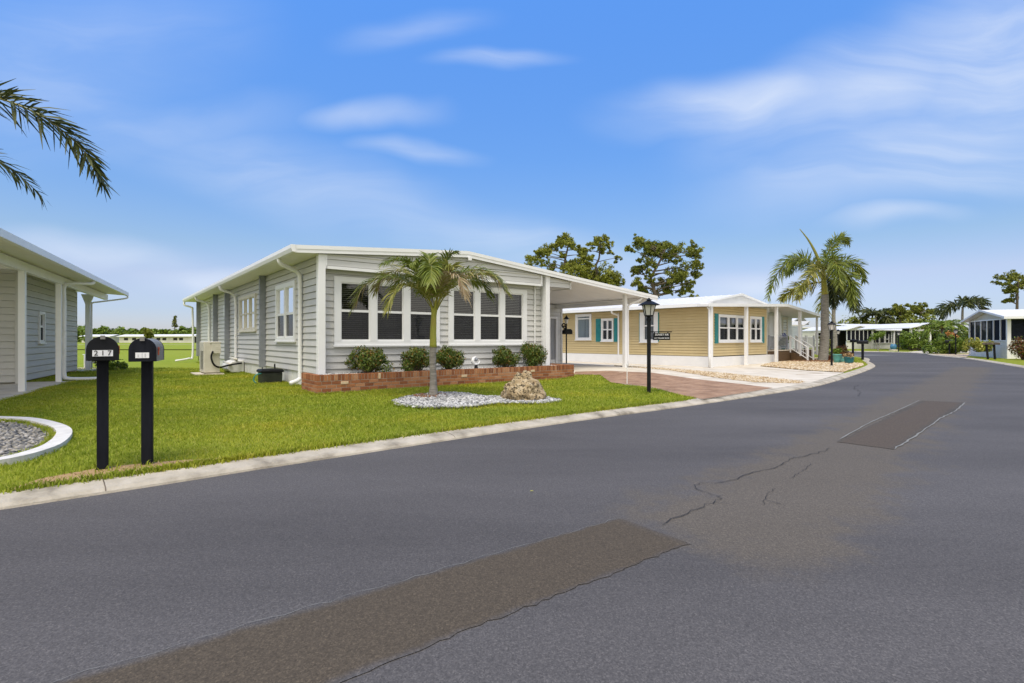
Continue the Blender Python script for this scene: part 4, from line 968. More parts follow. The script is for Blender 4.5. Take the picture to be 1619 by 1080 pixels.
# foxtail palm by the yellow house
pR = thing('palm_tree', 'tall foxtail palm with thick grey trunk beside the yellow house porch', 'palm', (16.83, 28.4, .07), 0)
kR = 28.4/835
def pxr(x, y, d=0): return ((x-1304)*kR, d, 1.18+(537-y)*kR)
MB().tube(catmull([(-.14, 0, -.1), (-.06, 0, .6), (0, 0, 1.4), (0, 0, 2.3), (.0, 0, 3.0), (0, 0, 3.6)], 6), [.26-.09*(i/30)**.7+.010*(i % 4 == 0) for i in range(31)], 14).build('trunk', 'trunkgrey', pR, smooth=True)
MB().tube(catmull([(0, 0, 3.55), (-.05, 0, 4.2), (-.1, 0, 4.9)], 5), [.17-.006*i for i in range(11)], 10).build('crownshaft', 'crownshaft', pR, smooth=True)
for pts, m_, L_ in [([pxr(1300, 440), pxr(1282, 412, .2), pxr(1258, 408, .4), pxr(1238, 428, .5), pxr(1222, 468, .6)], 'frond', 1),
                ([pxr(1300, 445), pxr(1290, 425, -.5), pxr(1270, 432, -.9), pxr(1250, 455, -1.2), pxr(1240, 475, -1.3)], 'frondyel', .8),
                ([pxr(1300, 430), pxr(1310, 400, .1), pxr(1322, 382, .2), pxr(1336, 374, .3), pxr(1347, 380, .35)], 'frond', .8),
                ([pxr(1302, 440), pxr(1322, 422, .2), pxr(1345, 411, .3), pxr(1365, 420, .4), pxr(1375, 442, .45)], 'frond', .9),
                ([pxr(1300, 440), pxr(1296, 415, -.7), pxr(1294, 415, -1.3), pxr(1292, 432, -1.8), pxr(1290, 458, -2.0)], 'frond', 1.0),
                ([pxr(1302, 445), pxr(1312, 430, -.6), pxr(1318, 438, -1.1), pxr(1320, 458, -1.4), pxr(1319, 482, -1.5)], 'frond', .9),
                ([pxr(1300, 445), pxr(1285, 448, .2), pxr(1268, 452, .3), pxr(1252, 462, .35), pxr(1240, 472, .4)], 'frondyel', .85),
                ([pxr(1302, 445), pxr(1325, 440, .8), pxr(1340, 455, 1.3), pxr(1345, 480, 1.5)], 'fronddark', .9),
                ([pxr(1300, 440), pxr(1290, 410, .9), pxr(1285, 405, 1.6), pxr(1280, 425, 2.3)], 'frond', .9)]:
    add_frond(pR, pts, m_, 130, .92*L_, .030, rp, .035, plumose=1.0, droop=.45, fwd=.8, start=.1)
sp = [pxr(1298, 425), pxr(1290, 402), pxr(1278, 380), pxr(1264, 362)]
MB().tube(catmull(sp, 5), [.10-.0055*i for i in range(16)], 6).build('spear_leaf', 'frondyel', pR, smooth=True)
# second thin palm behind it
pT = thing('palm_tree', 'slim pale trunked palm with hanging dark fronds behind the foxtail palm', 'palm', (21.6, 35.4, .07), 0)
kT = 35.4/835
def pxt(x, y, d=0): return ((x-1319)*kT, d, 1.18+(537-y)*kT)
MB().tube(catmull([(0, 0, -.1), (.05, 0, 1.2), (-.05, 0, 2.6), (.02, 0, 3.6)], 6), [.17-.004*i for i in range(19)], 10).build('trunk', 'trunkgrey', pT, smooth=True)
for pts, m_ in [([pxt(1319, 470), pxt(1330, 452), pxt(1342, 460), pxt(1348, 485)], 'fronddark'), ([pxt(1319, 470), pxt(1332, 448, -.5), pxt(1338, 468, -.8), pxt(1336, 492, -1)], 'fronddark'), ([pxt(1319, 470), pxt(1308, 460), pxt(1303, 480), pxt(1306, 505)], 'frondyel'), ([pxt(1319, 470), pxt(1326, 445, .6), pxt(1338, 452, 1), pxt(1345, 470, 1.2)], 'fronddark')]:
    add_frond(pT, pts, m_, 80, .9, .04, rp, .03, plumose=.8, droop=.9, fwd=.6)

fl = MB(); fl.add([(-.016, 0, .004), (0, .009, .009), (.02, .002, .005), (0, -.009, .007)], [(0, 1, 2, 3)])
fo_ = fl.build('fallen_leaf', 'bushyel', loc=(.16, 4.33, .004)); tag(fo_, 'single small yellow leaf lying on the bare asphalt', 'leaf')
# coral rock -------------------------------------------------------
def rock():
    bm = bmesh.new(); bmesh.ops.create_icosphere(bm, subdivisions=5, radius=1)
    from mathutils import noise
    for v in bm.verts:
        p = v.co.copy(); z = p.z
        prof = 1.0-.36*max(0, z)**2.2
        q = Vector((p.x*prof*.43, p.y*prof*.36, z*.40))
        if z > .80: q.z += .07*min(1, (z-.8)/.1); 
        n = noise.fractal(p*2.3+Vector((3, 1, 7)), 1.0, 2.0, 4)*.065 + noise.noise(p*6)*.03 + noise.noise(p*15)*.016
        cell = noise.voronoi(p*7.0)[0][0]
        n -= max(0, .22-cell)*.12
        v.co = q+p.normalized()*n
        if v.co.z < -.06: v.co.z = -.06
    me = bpy.data.meshes.new('coral_rock'); bm.to_mesh(me); bm.free()
    o = link('coral_rock', me, 'coral', smooth=True); o.location = (.23, 10.3, .16); o.rotation_euler = (0, 0, .4)
    tag(o, 'pitted tan coral boulder in the white gravel bed', 'rock'); return o
rock()

# lamp posts -------------------------------------------------------
def lamp(label, loc, h=2.06, rz=0, sign=False, hat=.235, group='black lamp posts along the street'):
    o = thing('lamp_post', label, 'lamp post', loc, rz, group)
    s = h/2.06
    MB().lathe([(.05, -.1), (.05, .02), (.043, .04), (.043, 1.60*s), (.055, 1.61*s), (.055, 1.66*s), (.04, 1.67*s), (.04, 1.70*s)], n=12).build('post', 'black', o, smooth=False)
    zb = 1.70*s
    hd = MB(); hd.lathe([(.07, 0), (.10, .015), (.10, .03), (.06, .03)], (0, 0, zb), 6)
    for k in range(6):
        a = 2*math.pi*(k+.5)/6; hd.tube([(.095*math.cos(a), .095*math.sin(a), zb+.03), (.15*math.cos(a), .15*math.sin(a), zb+.26)], .009, 4)
    lh = hd.build('lantern', 'black', o)
    MB().lathe([(.085, .032), (.138, .258), (.01, .26)], (0, 0, zb), 6).build('lamp_glass', 'lampglass', lh)
    MB().lathe([(hat, .25), (hat, .262), (.13, .315), (.045, .355), (.05, .365), (.085, .37), (.03, .39), (.02, .41), (.006, .415)], (0, 0, zb), 6 if hat > .2 else 6).build('hood', 'black', lh)
    return o
l1 = lamp('black lamp post with hanging name sign at the lawn edge by the red pavers', (3.03, 11.69, float(G(3.03, 11.69))), 2.06, R(10))
sg = MB(); sg.box(.04, .52, -.012, .012, 1.352, 1.372); sg.box(.12, .14, -.008, .008, 1.33, 1.36); sg.box(.42, .44, -.008, .008, 1.33, 1.36); ar = sg.build('sign_bracket', 'black', l1)
sg = MB(); sg.box(.10, .48, -.008, .008, 1.18, 1.335); sn = sg.build('name_sign', 'black', l1)
FRONT = Matrix.Rotation(R(90), 4, 'X')
text_mesh('sign_lettering', 'SUNSET KIR', .058, 'label', sn, Matrix.Translation((.29, -.0105, 1.298)) @ FRONT)
text_mesh('sign_lettering', '217 MALARD BLVD', .040, 'label', sn, Matrix.Translation((.29, -.0105, 1.222)) @ FRONT)
l1.rotation_euler = (0, 0, R(4))
lamp('black lamp post among tan gravel beside the foxtail palm', (13.99, 23.11, .08), 1.9, 0, hat=.17)
lamp('black lamp post by the big green bush before the right screened house', (34.95, 41.6, .06), 2.0, 0, hat=.17)
lamp('black lamp post beside the blue round pot across the road', (38.5, 52.6, .06), 1.95, 0, hat=.17)
lamp('black lamp post left of the far screened porch, behind the croton', (26.3, 42.6, .06), 1.95, 0, hat=.15)

# letter boxes -----------------------------------------------------
def mailbox(label, loc, rz, body='black', post='blackblue', h=1.215, bw=.225, bh=.215, bl=.50, pw=.088, group='letter boxes on posts', side=None):
    """rz = heading of the door (0 faces -y)"""
    o = thing('mailbox', label, 'mailbox', loc, rz, group)
    MB().box(-pw/2, pw/2, .02, .02+pw, -.15, h-bh).build('post', post, o, bevel=.006)
    z0 = h-bh; r_ = bw/2; n = 12
    def sect(sc=1.0): return [(-r_*sc, z0+.004), (r_*sc, z0+.004)] + [(r_*sc*math.cos(math.pi*i/n), z0+bh-r_+(r_*sc)*math.sin(math.pi*i/n)) for i in range(n+1)]
    bd = MB(); bd.prism(sect(), -.16, bl-.16); b_ = bd.build('box', side or body, o)
    d = MB(); d.prism(sect(1.035), -.185, -.158); dr_ = d.build('box_door', body, o, bevel=.004)
    t = MB(); t.box(-.018, .018, -.20, -.15, h-.022, h+.012); t.build('latch', 'galv', dr_)
    e = MB(); e.prism(sect(1.02), bl-.175, bl-.158); e.build('rear_rim', body, o)
    f = MB(); f.box(r_+.004, r_+.010, -.09, -.06, z0+.06, z0+.13); f.box(r_+.004, r_+.010, -.09, -.02, z0+.10, z0+.135); f.build('flag', 'red', o)
    return o
m1 = mailbox('black letter box numbered 217, left one of the pair at the kerb', (-3.72, 4.80, .06), R(37.9))
lb = MB(); lb.box(-.072, .072, -.192, -.186, 1.215-.172, 1.215-.118); pl_ = lb.build('number_plate', 'label', m1)
for i, ch_ in enumerate('217'): text_mesh('numeral', ch_, .062, 'ink', pl_, Matrix.Translation((-.047+i*.047, -.1935, 1.215-.145)) @ FRONT)
m2 = mailbox('dark letter box with grey side and faded label, right of the numbered one', (-3.45, 4.98, .06), R(26), 'blackblue', h=1.20, bw=.205, side='galv', bl=.46)
lb = MB(); lb.box(-.052, .052, -.192, -.186, 1.20-.178, 1.20-.128); pl_ = lb.build('number_plate', 'label', m2)
lb = MB(); lb.box(-.003, .001, -.1935, -.192, 1.20-.178, 1.20-.128); lb.box(.018, .026, -.1935, -.192, 1.20-.17, 1.20-.137); lb.box(-.034, -.027, -.1935, -.192, 1.20-.168, 1.20-.145); lb.build('faded_marks', 'labelfaint', pl_)
mailbox('black letter box seen side-on at the grassy corner behind the teal pots', (20.7, 31.05, .06), R(75), h=1.15, bl=.50, bw=.24, pw=.11)
mailbox('black letter box on a far post behind the croton, left of the grassy corner one', (25.0, 38.6, .06), R(30), h=1.2, bl=.4, bw=.2, pw=.11)
mailbox('dark letter box farthest along the bend before the far screened porch', (31.0, 55.9, .06), R(80), h=1.2, bl=.55, pw=.12)
mailbox('small black letter box half hidden in the big green bush', (35.7, 43.0, .06), R(60), h=1.15, bl=.5, pw=.1)
# twin-post letter box on the right verge
tb = thing('mailbox', 'weathered brown letter box on two leaning dark posts before the right screened house', 'mailbox', (29.0, 32.0, .06), R(-60), 'letter boxes on posts')
for x in (-.2, .16):
    MB().tube([(x*.9+.06, 0, -.1), (x, 0, .88)], .06, 8).build('post', 'black', tb)
MB().prism([(-.36, .88), (.42, .88), (.42, .98), (.38, 1.02), (-.32, 1.02), (-.36, .98)], -.12, .12).build('box', 'trunkdark', tb, bevel=.02)

# stake, lantern with letter box under the carport ------------------
stk = thing('marker_stake', 'thin white marker stake at the lawn edge by the red pavers', 'stake', (3.05, 14.0, float(G(3.05, 14.0))))
MB().tube([(0, 0, -.1), (0, 0, .50)], .011, 6).build('rod', 'white', stk)
MB().lathe([(.014, .49), (.018, .5), (.018, .55), (.008, .56)], n=8).build('cap', 'label', stk)
gz = float(G(*w1(11.55, 3.9)))
lt = thing('lantern_post', 'black lantern and letter box on a slim dark post under the carport', 'lantern', (*w1(12.05, 4.1), gz), A1-.2)
MB().tube([(0, 0, -.05), (0, 0, 1.95)], .03, 8).build('post', 'black', lt)
q = MB(); q.prism([(-.16, 1.27), (.26, 1.27), (.26, 1.42), (.18, 1.5), (-.08, 1.5), (-.16, 1.42)], -.11, .11); q.build('letter_box', 'black', lt, bevel=.02)
q = MB(); q.tube(catmull([(0, 0, 1.5), (-.16, -.02, 1.55), (-.24, -.03, 1.66), (-.14, -.03, 1.74), (-.06, -.02, 1.66)], 4), .028, 6); q.tube(catmull([(0, 0, 1.55), (-.1, -.02, 1.62), (-.2, -.02, 1.6)], 4), .035, 6); q.build('scroll_bracket', 'black', lt)
q = MB(); q.lathe([(.05, 1.74), (.085, 1.93)], n=6); q.build('lamp_glass', 'lampglass', lt); MB().lathe([(.14, 1.93), (.13, 1.95), (.03, 2.05), (.01, 2.1)], n=6).build('hood', 'black', lt)

# heat pump etc. on the side of the grey house ----------------------
hp = thing('heat_pump', 'beige outdoor heat pump unit on a pad beside the grey house', 'heat pump', (*w1(-1.15, 7.9), .06), A1)
q = MB(); q.box(-.24, .24, -.45, .5, .08, 1.12); q.build('casing', 'plastic', hp, bevel=.02)
q = MB(); q.box(-.5, .35, -.6, .6, -.02, .05); q.build('pad', 'concrete', hp)
q = MB()
for k in range(14): q.box(-.25, -.235, -.36, .2, .2+k*.045, .225+k*.045)
q.build('grille', 'plasticdark', hp)
q = MB(); q.box(-.02, .26, -.52, -.45, .72, 1.08); q.box(-.06, .28, -.53, -.44, 1.08, 1.11); q.build('service_cover', 'plastic', hp, bevel=.01)
MB().tube(catmull([(.02, -.52, .8), (-.03, -.55, .6), (.05, -.55, .35), (.25, -.4, .25), (.6, 0, .3), (1.05, .3, .35)], 5), .03, 7).build('conduit', 'black', hp, smooth=True)
for yy in (-.35, .35): MB().box(-.2, .2, yy-.04, yy+.04, .045, .085).build('foot', 'plasticdark', hp)
dc = thing('duct_housing', 'white rounded duct housing low against the grey house wall', 'duct', (*w1(-.02, 8.3), .06), A1)
q = MB(); prof = [(0, 0), (-.42, .02), (-.55, .14), (-.52, .30), (-.36, .42), (0, .46)]; q.prism(prof, -.1, 1.0); q.build('housing', 'skirt', dc, bevel=.03)
q = MB(); q.tube([(-.45, -.15, .30), (-.45, 1.05, .36)], .05, 8); q.tube([(-.25, -.15, .48), (-.25, 1.05, .52)], .045, 8); q.build('pipe', 'plastic', dc, smooth=True)
bb = thing('utility_box', 'squat dark box with a lid standing in the grass against the grey house wall', 'box', (*w1(-.42, 2.75), .06), A1)
q = MB(); q.lathe([(.36, -.03), (.37, .30), (.33, .31)], n=4); q.build('body', 'bin', bb, bevel=.03)
q = MB(); q.lathe([(.41, .30), (.41, .36), (.36, .385), (.02, .40)], n=4); q.build('lid', 'black', bb, bevel=.015)
MB().tube(catmull([(-.25, -.2, .28), (-.40, -.22, .25), (-.46, -.2, .12), (-.40, -.24, .02)], 5), .016, 6).build('hose', 'hose', bb, smooth=True)
MB().tube([(.12, .0, .38), (.12, .02, .52)], .02, 6).build('pipe', 'black', bb)

# ------------------------------------------------------------------ left neighbour house
lh_ = thing('mobile_home', 'grey mobile home with open white post carport at the left edge', 'house', (PL.x, PL.y, .06), AL)
ZL = lambda x: 3.05+(.62-x)*.055
LW = Matrix.Translation((-.8, 0, 0)) @ WSIDE2
q = MB(LW); siding(q, 2.85, 9.34, .05, 2.97, .18, .028, [(4.55+.02, 5.12-.02, 1.09, 2.0)]); q.build('side_wall', 'greysiding2', lh_)
q = MB(); siding(q, -7.5, -.8, .05, 3.1, .18, .028, y=2.85); q.build('carport_wall', 'greysiding2', lh_)
q = MB(); q.box(-.85, -.78, 2.80, 2.88, -.05, 2.97); q.box(-.84, -.785, 9.30, 9.38, -.05, 2.97); q.box(-7.5, -.82, 9.3, 9.34, 0, 3.2); q.build('corner_trim', 'greysiding2', lh_)
window(lh_, LW, 4.55, 5.12, 1.06, 2.03, [(4.62, 5.05)], 1.58, blinds=False, curtain=False)
rl = MB(); rl.prism([(.62, ZL(.62)), (.62, ZL(.62)-.1), (-7.5, ZL(-7.5)-.1), (-7.5, ZL(-7.5))], -6, 10.05); rl.build('roof', 'roofwhite', lh_)
q = MB(); q.box(-.06, .06, -6, 9.9, 2.74, 2.94); q.box(-7.5, -.1, -.06, .06, 2.78, 2.97); q.build('carport_beam', 'white', lh_)
q = MB(); q.box(.60, .70, -6.02, 10.08, 2.93, 3.07); q.build('gutter', 'white', lh_)
q = MB(); q.prism([(-7.5, ZL(-7.5)-.103), (.6, ZL(.6)-.103), (.6, ZL(.6)-.106), (-7.5, ZL(-7.5)-.106)], -5.9, 10.0); q.build('soffit', 'soffit', lh_)
for yy in (-3.05, 0, 3.07): MB().box(-.06, .06, yy-.06, yy+.06, -.05, 2.75).build('carport_post', 'white', lh_, bevel=.004)
q = MB(); q.box(-.62, -.48, 9.75, 9.89, 0, 2.75); q.prism([(-.75, 2.93), (-.35, 2.93), (-.48, 2.55), (-.62, 2.55)], 9.76, 9.88); q.build('rear_post', 'white', lh_)
q = MB(); q.box(-9, .22, -7, 3.35, -.03, .02); q.box(-2.0, .1, 9.2, 12.5, -.03, .015); q.build('slab', 'concrete', lh_)
downspout(lh_, [(.62, 3.9, 2.93), (.58, 3.85, 2.85), (.2, 3.5, 2.80), (.05, 3.4, 2.70), (.05, 3.4, 2.2), (.05, 3.4, 1.0), (.05, 3.4, .22), (.12, 3.4, .09), (.5, 3.6, .05), (.95, 3.85, .04)], .05)
downspout(lh_, [(.66, 10.0, 2.95), (.66, 10.0, 2.85), (.4, 9.97, 2.78), (-.2, 9.9, 2.66), (-.42, 9.86, 2.6), (-.44, 9.85, 2.4), (-.44, 9.85, .1)], .03)
# garden chair, shrub behind
ac = thing('garden_chair', 'white slatted garden chair on the grass behind the left house', 'chair', (-17.6, 22.3, .06), R(-35))
for k in range(5): MB().obox((-.22+k*.11, .32, .62), (.10, .02, .75), Matrix.Rotation(R(-20), 3, 'X')).build('back_slat', 'white', ac)
q = MB()
for k in range(5): q.obox((0, -.22+k*.1, .38-k*.025), (.52, .085, .02), Matrix.Identity(3))
q.build('seat', 'white', ac)
for sx in (-1, 1):
    MB().box(sx*.33-.06, sx*.33+.06, -.32, .3, .55, .575).build('armrest', 'white', ac)
    MB().box(sx*.29-.015, sx*.29+.015, -.3, -.2, 0, .55).build('leg', 'white', ac)
    MB().obox((sx*.28, .15, .19), (.03, .75, .1), Matrix.Rotation(R(-20), 3, 'X')).build('leg', 'white', ac)
bush('shrub', 'low yellowish green shrub beside the garden chair behind the numbered letter box', 'shrub', (-15.6, 20.2, .06), .75, .55, .14, 'bushgreen', 700, lumps=7)
kb = MB(); n = len(gbs); gi = offset(gbs+gbs[:2], .15)[:n]; go = gbs
for i in range(n):
    j = (i+1) % n; (a, b_), (c_, d_) = go[i], go[j]; (e, f), (g_, h_) = gi[i], gi[j]
    s_ = 1 if True else 0
    kb.add([(a, b_, .03), (c_, d_, .03), (c_, d_, .125), (a, b_, .125), (e, f, .125), (g_, h_, .125), (e, f, .05), (g_, h_, .05)], [(0, 1, 2, 3), (3, 2, 5, 4), (4, 5, 7, 6)])
tag(kb.build('kerb_edging', 'whitekerb', bevel=0), 'white curved concrete edging round the grey gravel bed', 'edging')

# ------------------------------------------------------------------ yellow house
AY = R(42); UY = Vector((math.cos(AY), math.sin(AY))); VY = Vector((-UY.y, UY.x)); PY_ = Vector((8.54, 22.9))
def wy(x, y): p = PY_+UY*x+VY*y; return (p.x, p.y)
hy = thing('mobile_home', 'yellow lap sided mobile home with teal shutters and white roof', 'house', (PY_.x, PY_.y, .06), AY)
SWY = [(2.5, 3.5, 1.04, 2.5), (5.08, 5.85, 1.08, 2.27), (6.5, 7.6, 1.15, 2.55)]
q = MB(wall_at(0, 0, True)); siding(q, 0, 14, .46, 2.62, .125, .024, [(a+.02, b_-.02, c_+.02, d_-.02) for a, b_, c_, d_ in SWY]); q.build('side_wall', 'yellow', hy)
FWY = [(.8, 3.43, 1.05, 2.32), (3.95, 5.26, 1.05, 2.32)]
q = MB(); siding(q, 0, 5.95, .46, 2.75, .125, .024, [(a+.02, b_-.02, c_+.02, d_-.02) for a, b_, c_, d_ in FWY]); q.box(5.9, 5.95, .02, 14, 0, 2.6); q.build('front_wall', 'yellow', hy)
q = MB(); q.box(5.90, 5.97, -.025, .03, 0, 2.7); q.box(-.03, .05, -.03, .03, .4, 2.6); q.build('corner_trim', 'cream', hy)
q = MB(); q.box(-.10, -.02, -.1, 14, -.1, .45); q.box(-.10, 6.1, -.12, -.02, -.1, .43); q.prism([(6.1, -.1), (6.1, .42), (6.55, .42), (6.62, -.1)], -.12, .5); q.build('skirting', 'white', hy)
window(hy, wall_at(0, 0, True), *SWY[0], [(2.72, 3.28)], 1.85, blinds=False, curtain=True, screen=False)
window(hy, wall_at(0, 0, True), *SWY[1], [(5.16, 5.45), (5.48, 5.77)], 1.7, blinds=True)
window(hy, wall_at(0, 0, True), *SWY[2], [(6.62, 7.48)], 2.3, blinds=False, curtain=True, screen=False)
window(hy, wall_at(), *FWY[0], [(.90, 1.70), (1.80, 2.55), (2.65, 3.33)], 1.72, blinds=False, curtain=True)
window(hy, wall_at(), *FWY[1], [(4.05, 4.58), (4.65, 5.16)], 1.72, blinds=False, curtain=True)
def shutter(W, x0, x1, z0, z1):
    s_ = MB(W); s_.box(x0, x1, -.045, -.002, z0, z1); z = z0+.08
    while z < z1-.1: s_.box(x0+.05, x1-.05, -.053, -.047, z, z+.03); z += .055
    s_.build('shutter', 'teal', hy)
shutter(wall_at(0, 0, True), 4.74, 5.04, 1.08, 2.27); shutter(wall_at(0, 0, True), 5.89, 6.20, 1.08, 2.27)
shutter(wall_at(0, 0, True), 2.46, 2.68, 1.1, 2.45); shutter(wall_at(0, 0, True), 3.32, 3.54, 1.1, 2.45)
shutter(wall_at(), .48, .76, 1.02, 2.34); shutter(wall_at(), 5.30, 5.58, 1.02, 2.34)
# roof: ribbed gable, front canopy and carport
ry = MB(); ry.prism([(-.62, 2.74), (3.1, 3.34), (6.8, 2.86), (6.8, 2.80), (3.1, 3.27), (-.62, 2.66)], .02, 14.2); ro = ry.build('roof', 'roofwhite', hy)
q = MB()
for k in range(36):
    yy = .15+k*.4
    q.add([(-.62, yy, 2.752), (3.1, yy, 3.352), (3.1, yy+.05, 3.352), (-.62, yy+.05, 2.752), (-.62, yy, 2.73), (3.1, yy, 3.33), (3.1, yy+.05, 3.33), (-.62, yy+.05, 2.73)], [(0, 1, 2, 3), (0, 4, 5, 1), (3, 2, 6, 7), (0, 3, 7, 4)])
q.build('roof_rib', 'roofwhite', ro)
q = MB(); q.prism([(-.3, 2.6), (-.1, 2.76), (3.1, 3.27), (6.4, 2.9), (6.4, 2.6)], .045, .07); q.build('gable_panel', 'roofwhite', hy)
q = MB(); q.prism([(.2, 2.93), (3.1, 3.38), (6.1, 3.0), (6.1, 2.93), (3.1, 3.28), (.2, 2.85)], -.05, .02); q.build('gable_trim', 'white', hy)
ZC = lambda x: 2.68+(x+.95)/8.25*.34 if x < 7.3 else 3.02-(x-7.3)*.082
q = MB(); xs = [-.95, 7.3, 12.6]; top = [(x, ZC(x)) for x in xs]; q.prism(top+[(x, ZC(x)-.10) for x in reversed(xs)], -.5, .04)
xs = [6.0, 7.3, 12.6]; q.prism([(x, ZC(x)) for x in xs]+[(x, ZC(x)-.10) for x in reversed(xs)], .045, 7); q.build('canopy', 'roofwhite', hy)
q = MB(); xs = [-.98, 7.3, 12.65]
for a, b_ in zip(xs[:-1], xs[1:]): q.add([(a, -.53, ZC(a)+.02), (b_, -.53, ZC(b_)+.02), (b_, -.53, ZC(b_)-.12), (a, -.53, ZC(a)-.12), (a, -.50, ZC(a)+.02), (b_, -.50, ZC(b_)+.02), (b_, -.50, ZC(b_)-.12), (a, -.50, ZC(a)-.12)], [(0, 1, 2, 3), (0, 4, 5, 1), (3, 2, 6, 7), (0, 3, 7, 4), (1, 5, 6, 2)])
q.box(-.74, -.63, -.5, 14.2, 2.60, 2.74); q.build('fascia', 'white', hy)
q = MB(); q.add([(-.9, -.49, ZC(-.9)-.104), (7.3, -.49, ZC(7.3)-.104), (7.3, .0, ZC(7.3)-.104), (-.9, 0, ZC(-.9)-.104)], [(0, 3, 2, 1)]); q.add([(6, .0, ZC(6)-.106), (7.3, 0, ZC(7.3)-.104), (7.3, 6.9, ZC(7.3)-.104), (6, 6.9, ZC(6)-.106)], [(0, 3, 2, 1)]); q.add([(7.3, -.49, ZC(7.3)-.104), (12.55, -.49, ZC(12.55)-.104), (12.55, 6.9, ZC(12.55)-.104), (7.3, 6.9, ZC(7.3)-.104)], [(0, 3, 2, 1)]); q.build('ceiling', 'soffit', hy)
for x in (-.6, 2.74, 6.15, 9.3):
    MB().box(x-.075, x+.075, -.46, -.33, -.05, ZC(x)-.10).build('porch_post', 'white', hy, bevel=.004)
for x in (6.9, 9.1): MB().box(x-.05, x+.05, .55, .65, .6, ZC(x)-.11).build('porch_post', 'white', hy)
MB().box(12.3, 12.42, -.3, -.2, .3, 2.5).build('porch_post', 'white', hy)
downspout(hy, [(-.66, -.3, 2.62), (-.68, -.32, 2.52), (-.72, -.4, 2.46), (-.72, -.4, 2.2), (-.72, -.4, .05)], .045)
downspout(hy, [(-.68, 4.7, 2.62), (-.6, 4.72, 2.5), (-.15, 4.75, 2.42), (-.06, 4.75, 2.3), (-.06, 4.75, .1)], .045)
# recessed white lanai wall with door
q = MB(); siding(q, 5.97, 12.4, .62, 2.9, .16, .014, [(9.0, 9.75, .65, 2.55)], y=1.15); q.build('lanai_wall', 'whitesiding', hy)
q = MB(); q.box(9.0, 9.08, 1.10, 1.2, .62, 2.55); q.box(9.68, 9.75, 1.10, 1.2, .62, 2.55); q.box(9.08, 9.68, 1.10, 1.2, 2.46, 2.55); q.box(9.08, 9.68, 1.14, 1.18, .62, 2.46); q.build('lanai_door', 'white', hy)
window(hy, wall_at(0, 1.15), 10.9, 11.7, 1.1, 2.5, [(11.0, 11.6)], 1.8, frame='cream', blinds=False, screen=False, proud=.04)
# deck, railings, steps
q = MB(); q.box(5.97, 12.5, -.12, 1.15, .60, .645); q.build('deck', 'concrete', hy)
q = MB(); q.box(5.97, 9.62, -.10, -.05, -.05, .60); q.box(9.58, 9.63, -.10, 1.1, -.05, .60); q.build('deck_skirt', 'deckbrown', hy)
q = MB(); q.box(9.65, 12.5, -.02, .03, -.05, .60); q.build('deck_skirt', 'deckbrown', hy)
def railing(x0, x1, y, z0, z1, m='white'):
    r_ = MB(); r_.box(x0, x1, y-.025, y+.025, z1-.05, z1); r_.box(x0, x1, y-.02, y+.02, z0+.08, z0+.12); x = x0
    while x < x1: r_.box(x, x+.022, y-.011, y+.011, z0+.1, z1-.04); x += .125
    r_.box(x0-.04, x0+.04, y-.04, y+.04, z0, z1+.06); r_.box(x1-.04, x1+.04, y-.04, y+.04, z0, z1+.06)
    return r_.build('railing', m, hy)
railing(6.1, 8.4, -.06, .645, 1.36, 'steel'); railing(9.75, 11.2, -.05, .645, 1.36); railing(11.3, 12.45, -.05, .645, 1.36)
q = MB()
for k in range(3): q.box(8.72, 9.52, -.12-.28*(k+1), -.12-.28*k, -.05, .46-.155*k)
q.build('steps', 'deckbrown', hy)
for x in (8.72, 9.55):
    r_ = MB(); r_.tube([(x, -.1, 1.38), (x, -.98, .78)], .028, 6); r_.tube([(x, -.1, .75), (x, -.98, .16)], .022, 6); r_.box(x-.035, x+.035, -1.02, -.95, -.05, .82); r_.box(x-.035, x+.035, -.14, -.07, .5, 1.42)
    for k in range(6): f = (k+.5)/6; r_.tube([(x, -.1-.88*f, 1.36-.60*f), (x, -.1-.88*f, .75-.59*f)], .011, 5)
    r_.build('stair_rail', 'white', hy)
pt = thing('potted_plant', 'potted plant with one blue bloom on the yellow house porch', 'plant', (*wy(8.72, .25), .705), 0)
MB().lathe([(.10, 0), (.15, .2), (.16, .22), (.12, .22)], n=12).build('pot', 'potdark', pt, smooth=True)
V, F = leafcloud([(0, 0, .45), (-.14, 0, .35), (.16, .05, .40), (.2, 0, .6)], [.2, .16, .16, .1], [120, 70, 80, 30], .16, .3); np_mesh('foliage', V, F, 'bushgreen', pt)
V, F = leafcloud([(0, -.05, .78)], [.13], [90], .08, .7); np_mesh('bloom', V, F, 'blueflower', pt)
sp_ = thing('potted_plant', 'small yellow green plant in a low dish at the left end of the porch', 'plant', (*wy(6.55, .15), .645), 0)
MB().lathe([(.12, 0), (.16, .08), (.14, .08)], n=12).build('dish', 'terra', sp_); V, F = leafcloud([(0, 0, .16)], [.14], [70], .09, .4); np_mesh('foliage', V, F, 'bushyel', sp_)

# third house row behind: pale building glimpsed through the porch
hb = thing('mobile_home', 'pale building with a sloping awning glimpsed between the porch and the foxtail palm', 'house', (20.6, 39.5, .06), R(55))
q = MB(); siding(q, 0, 9, .3, 2.6, .17, .015, [(1.2, 2.2, 1.1, 2.2)]); q.box(0, .05, .05, 10, .3, 2.6); q.build('wall', 'whitesiding', hb)
MB().prism([(-.4, 2.6), (4.5, 3.2), (9.4, 2.6), (9.4, 2.5), (4.5, 3.1), (-.4, 2.5)], -.5, 10).build('roof', 'roofwhite', hb)
MB().prism([(-3.4, 2.2), (-.1, 2.55), (-.1, 2.48), (-3.4, 2.13)], -1.5, 3).build('awning', 'plastic', hb)
for yy in (-1.3, 2.8): MB().box(-3.3, -3.2, yy, yy+.1, 0, 2.15).build('awning_post', 'white', hb)
MB().box(0, 9, -.02, .02, -.05, .3).build('skirting', 'white', hb)
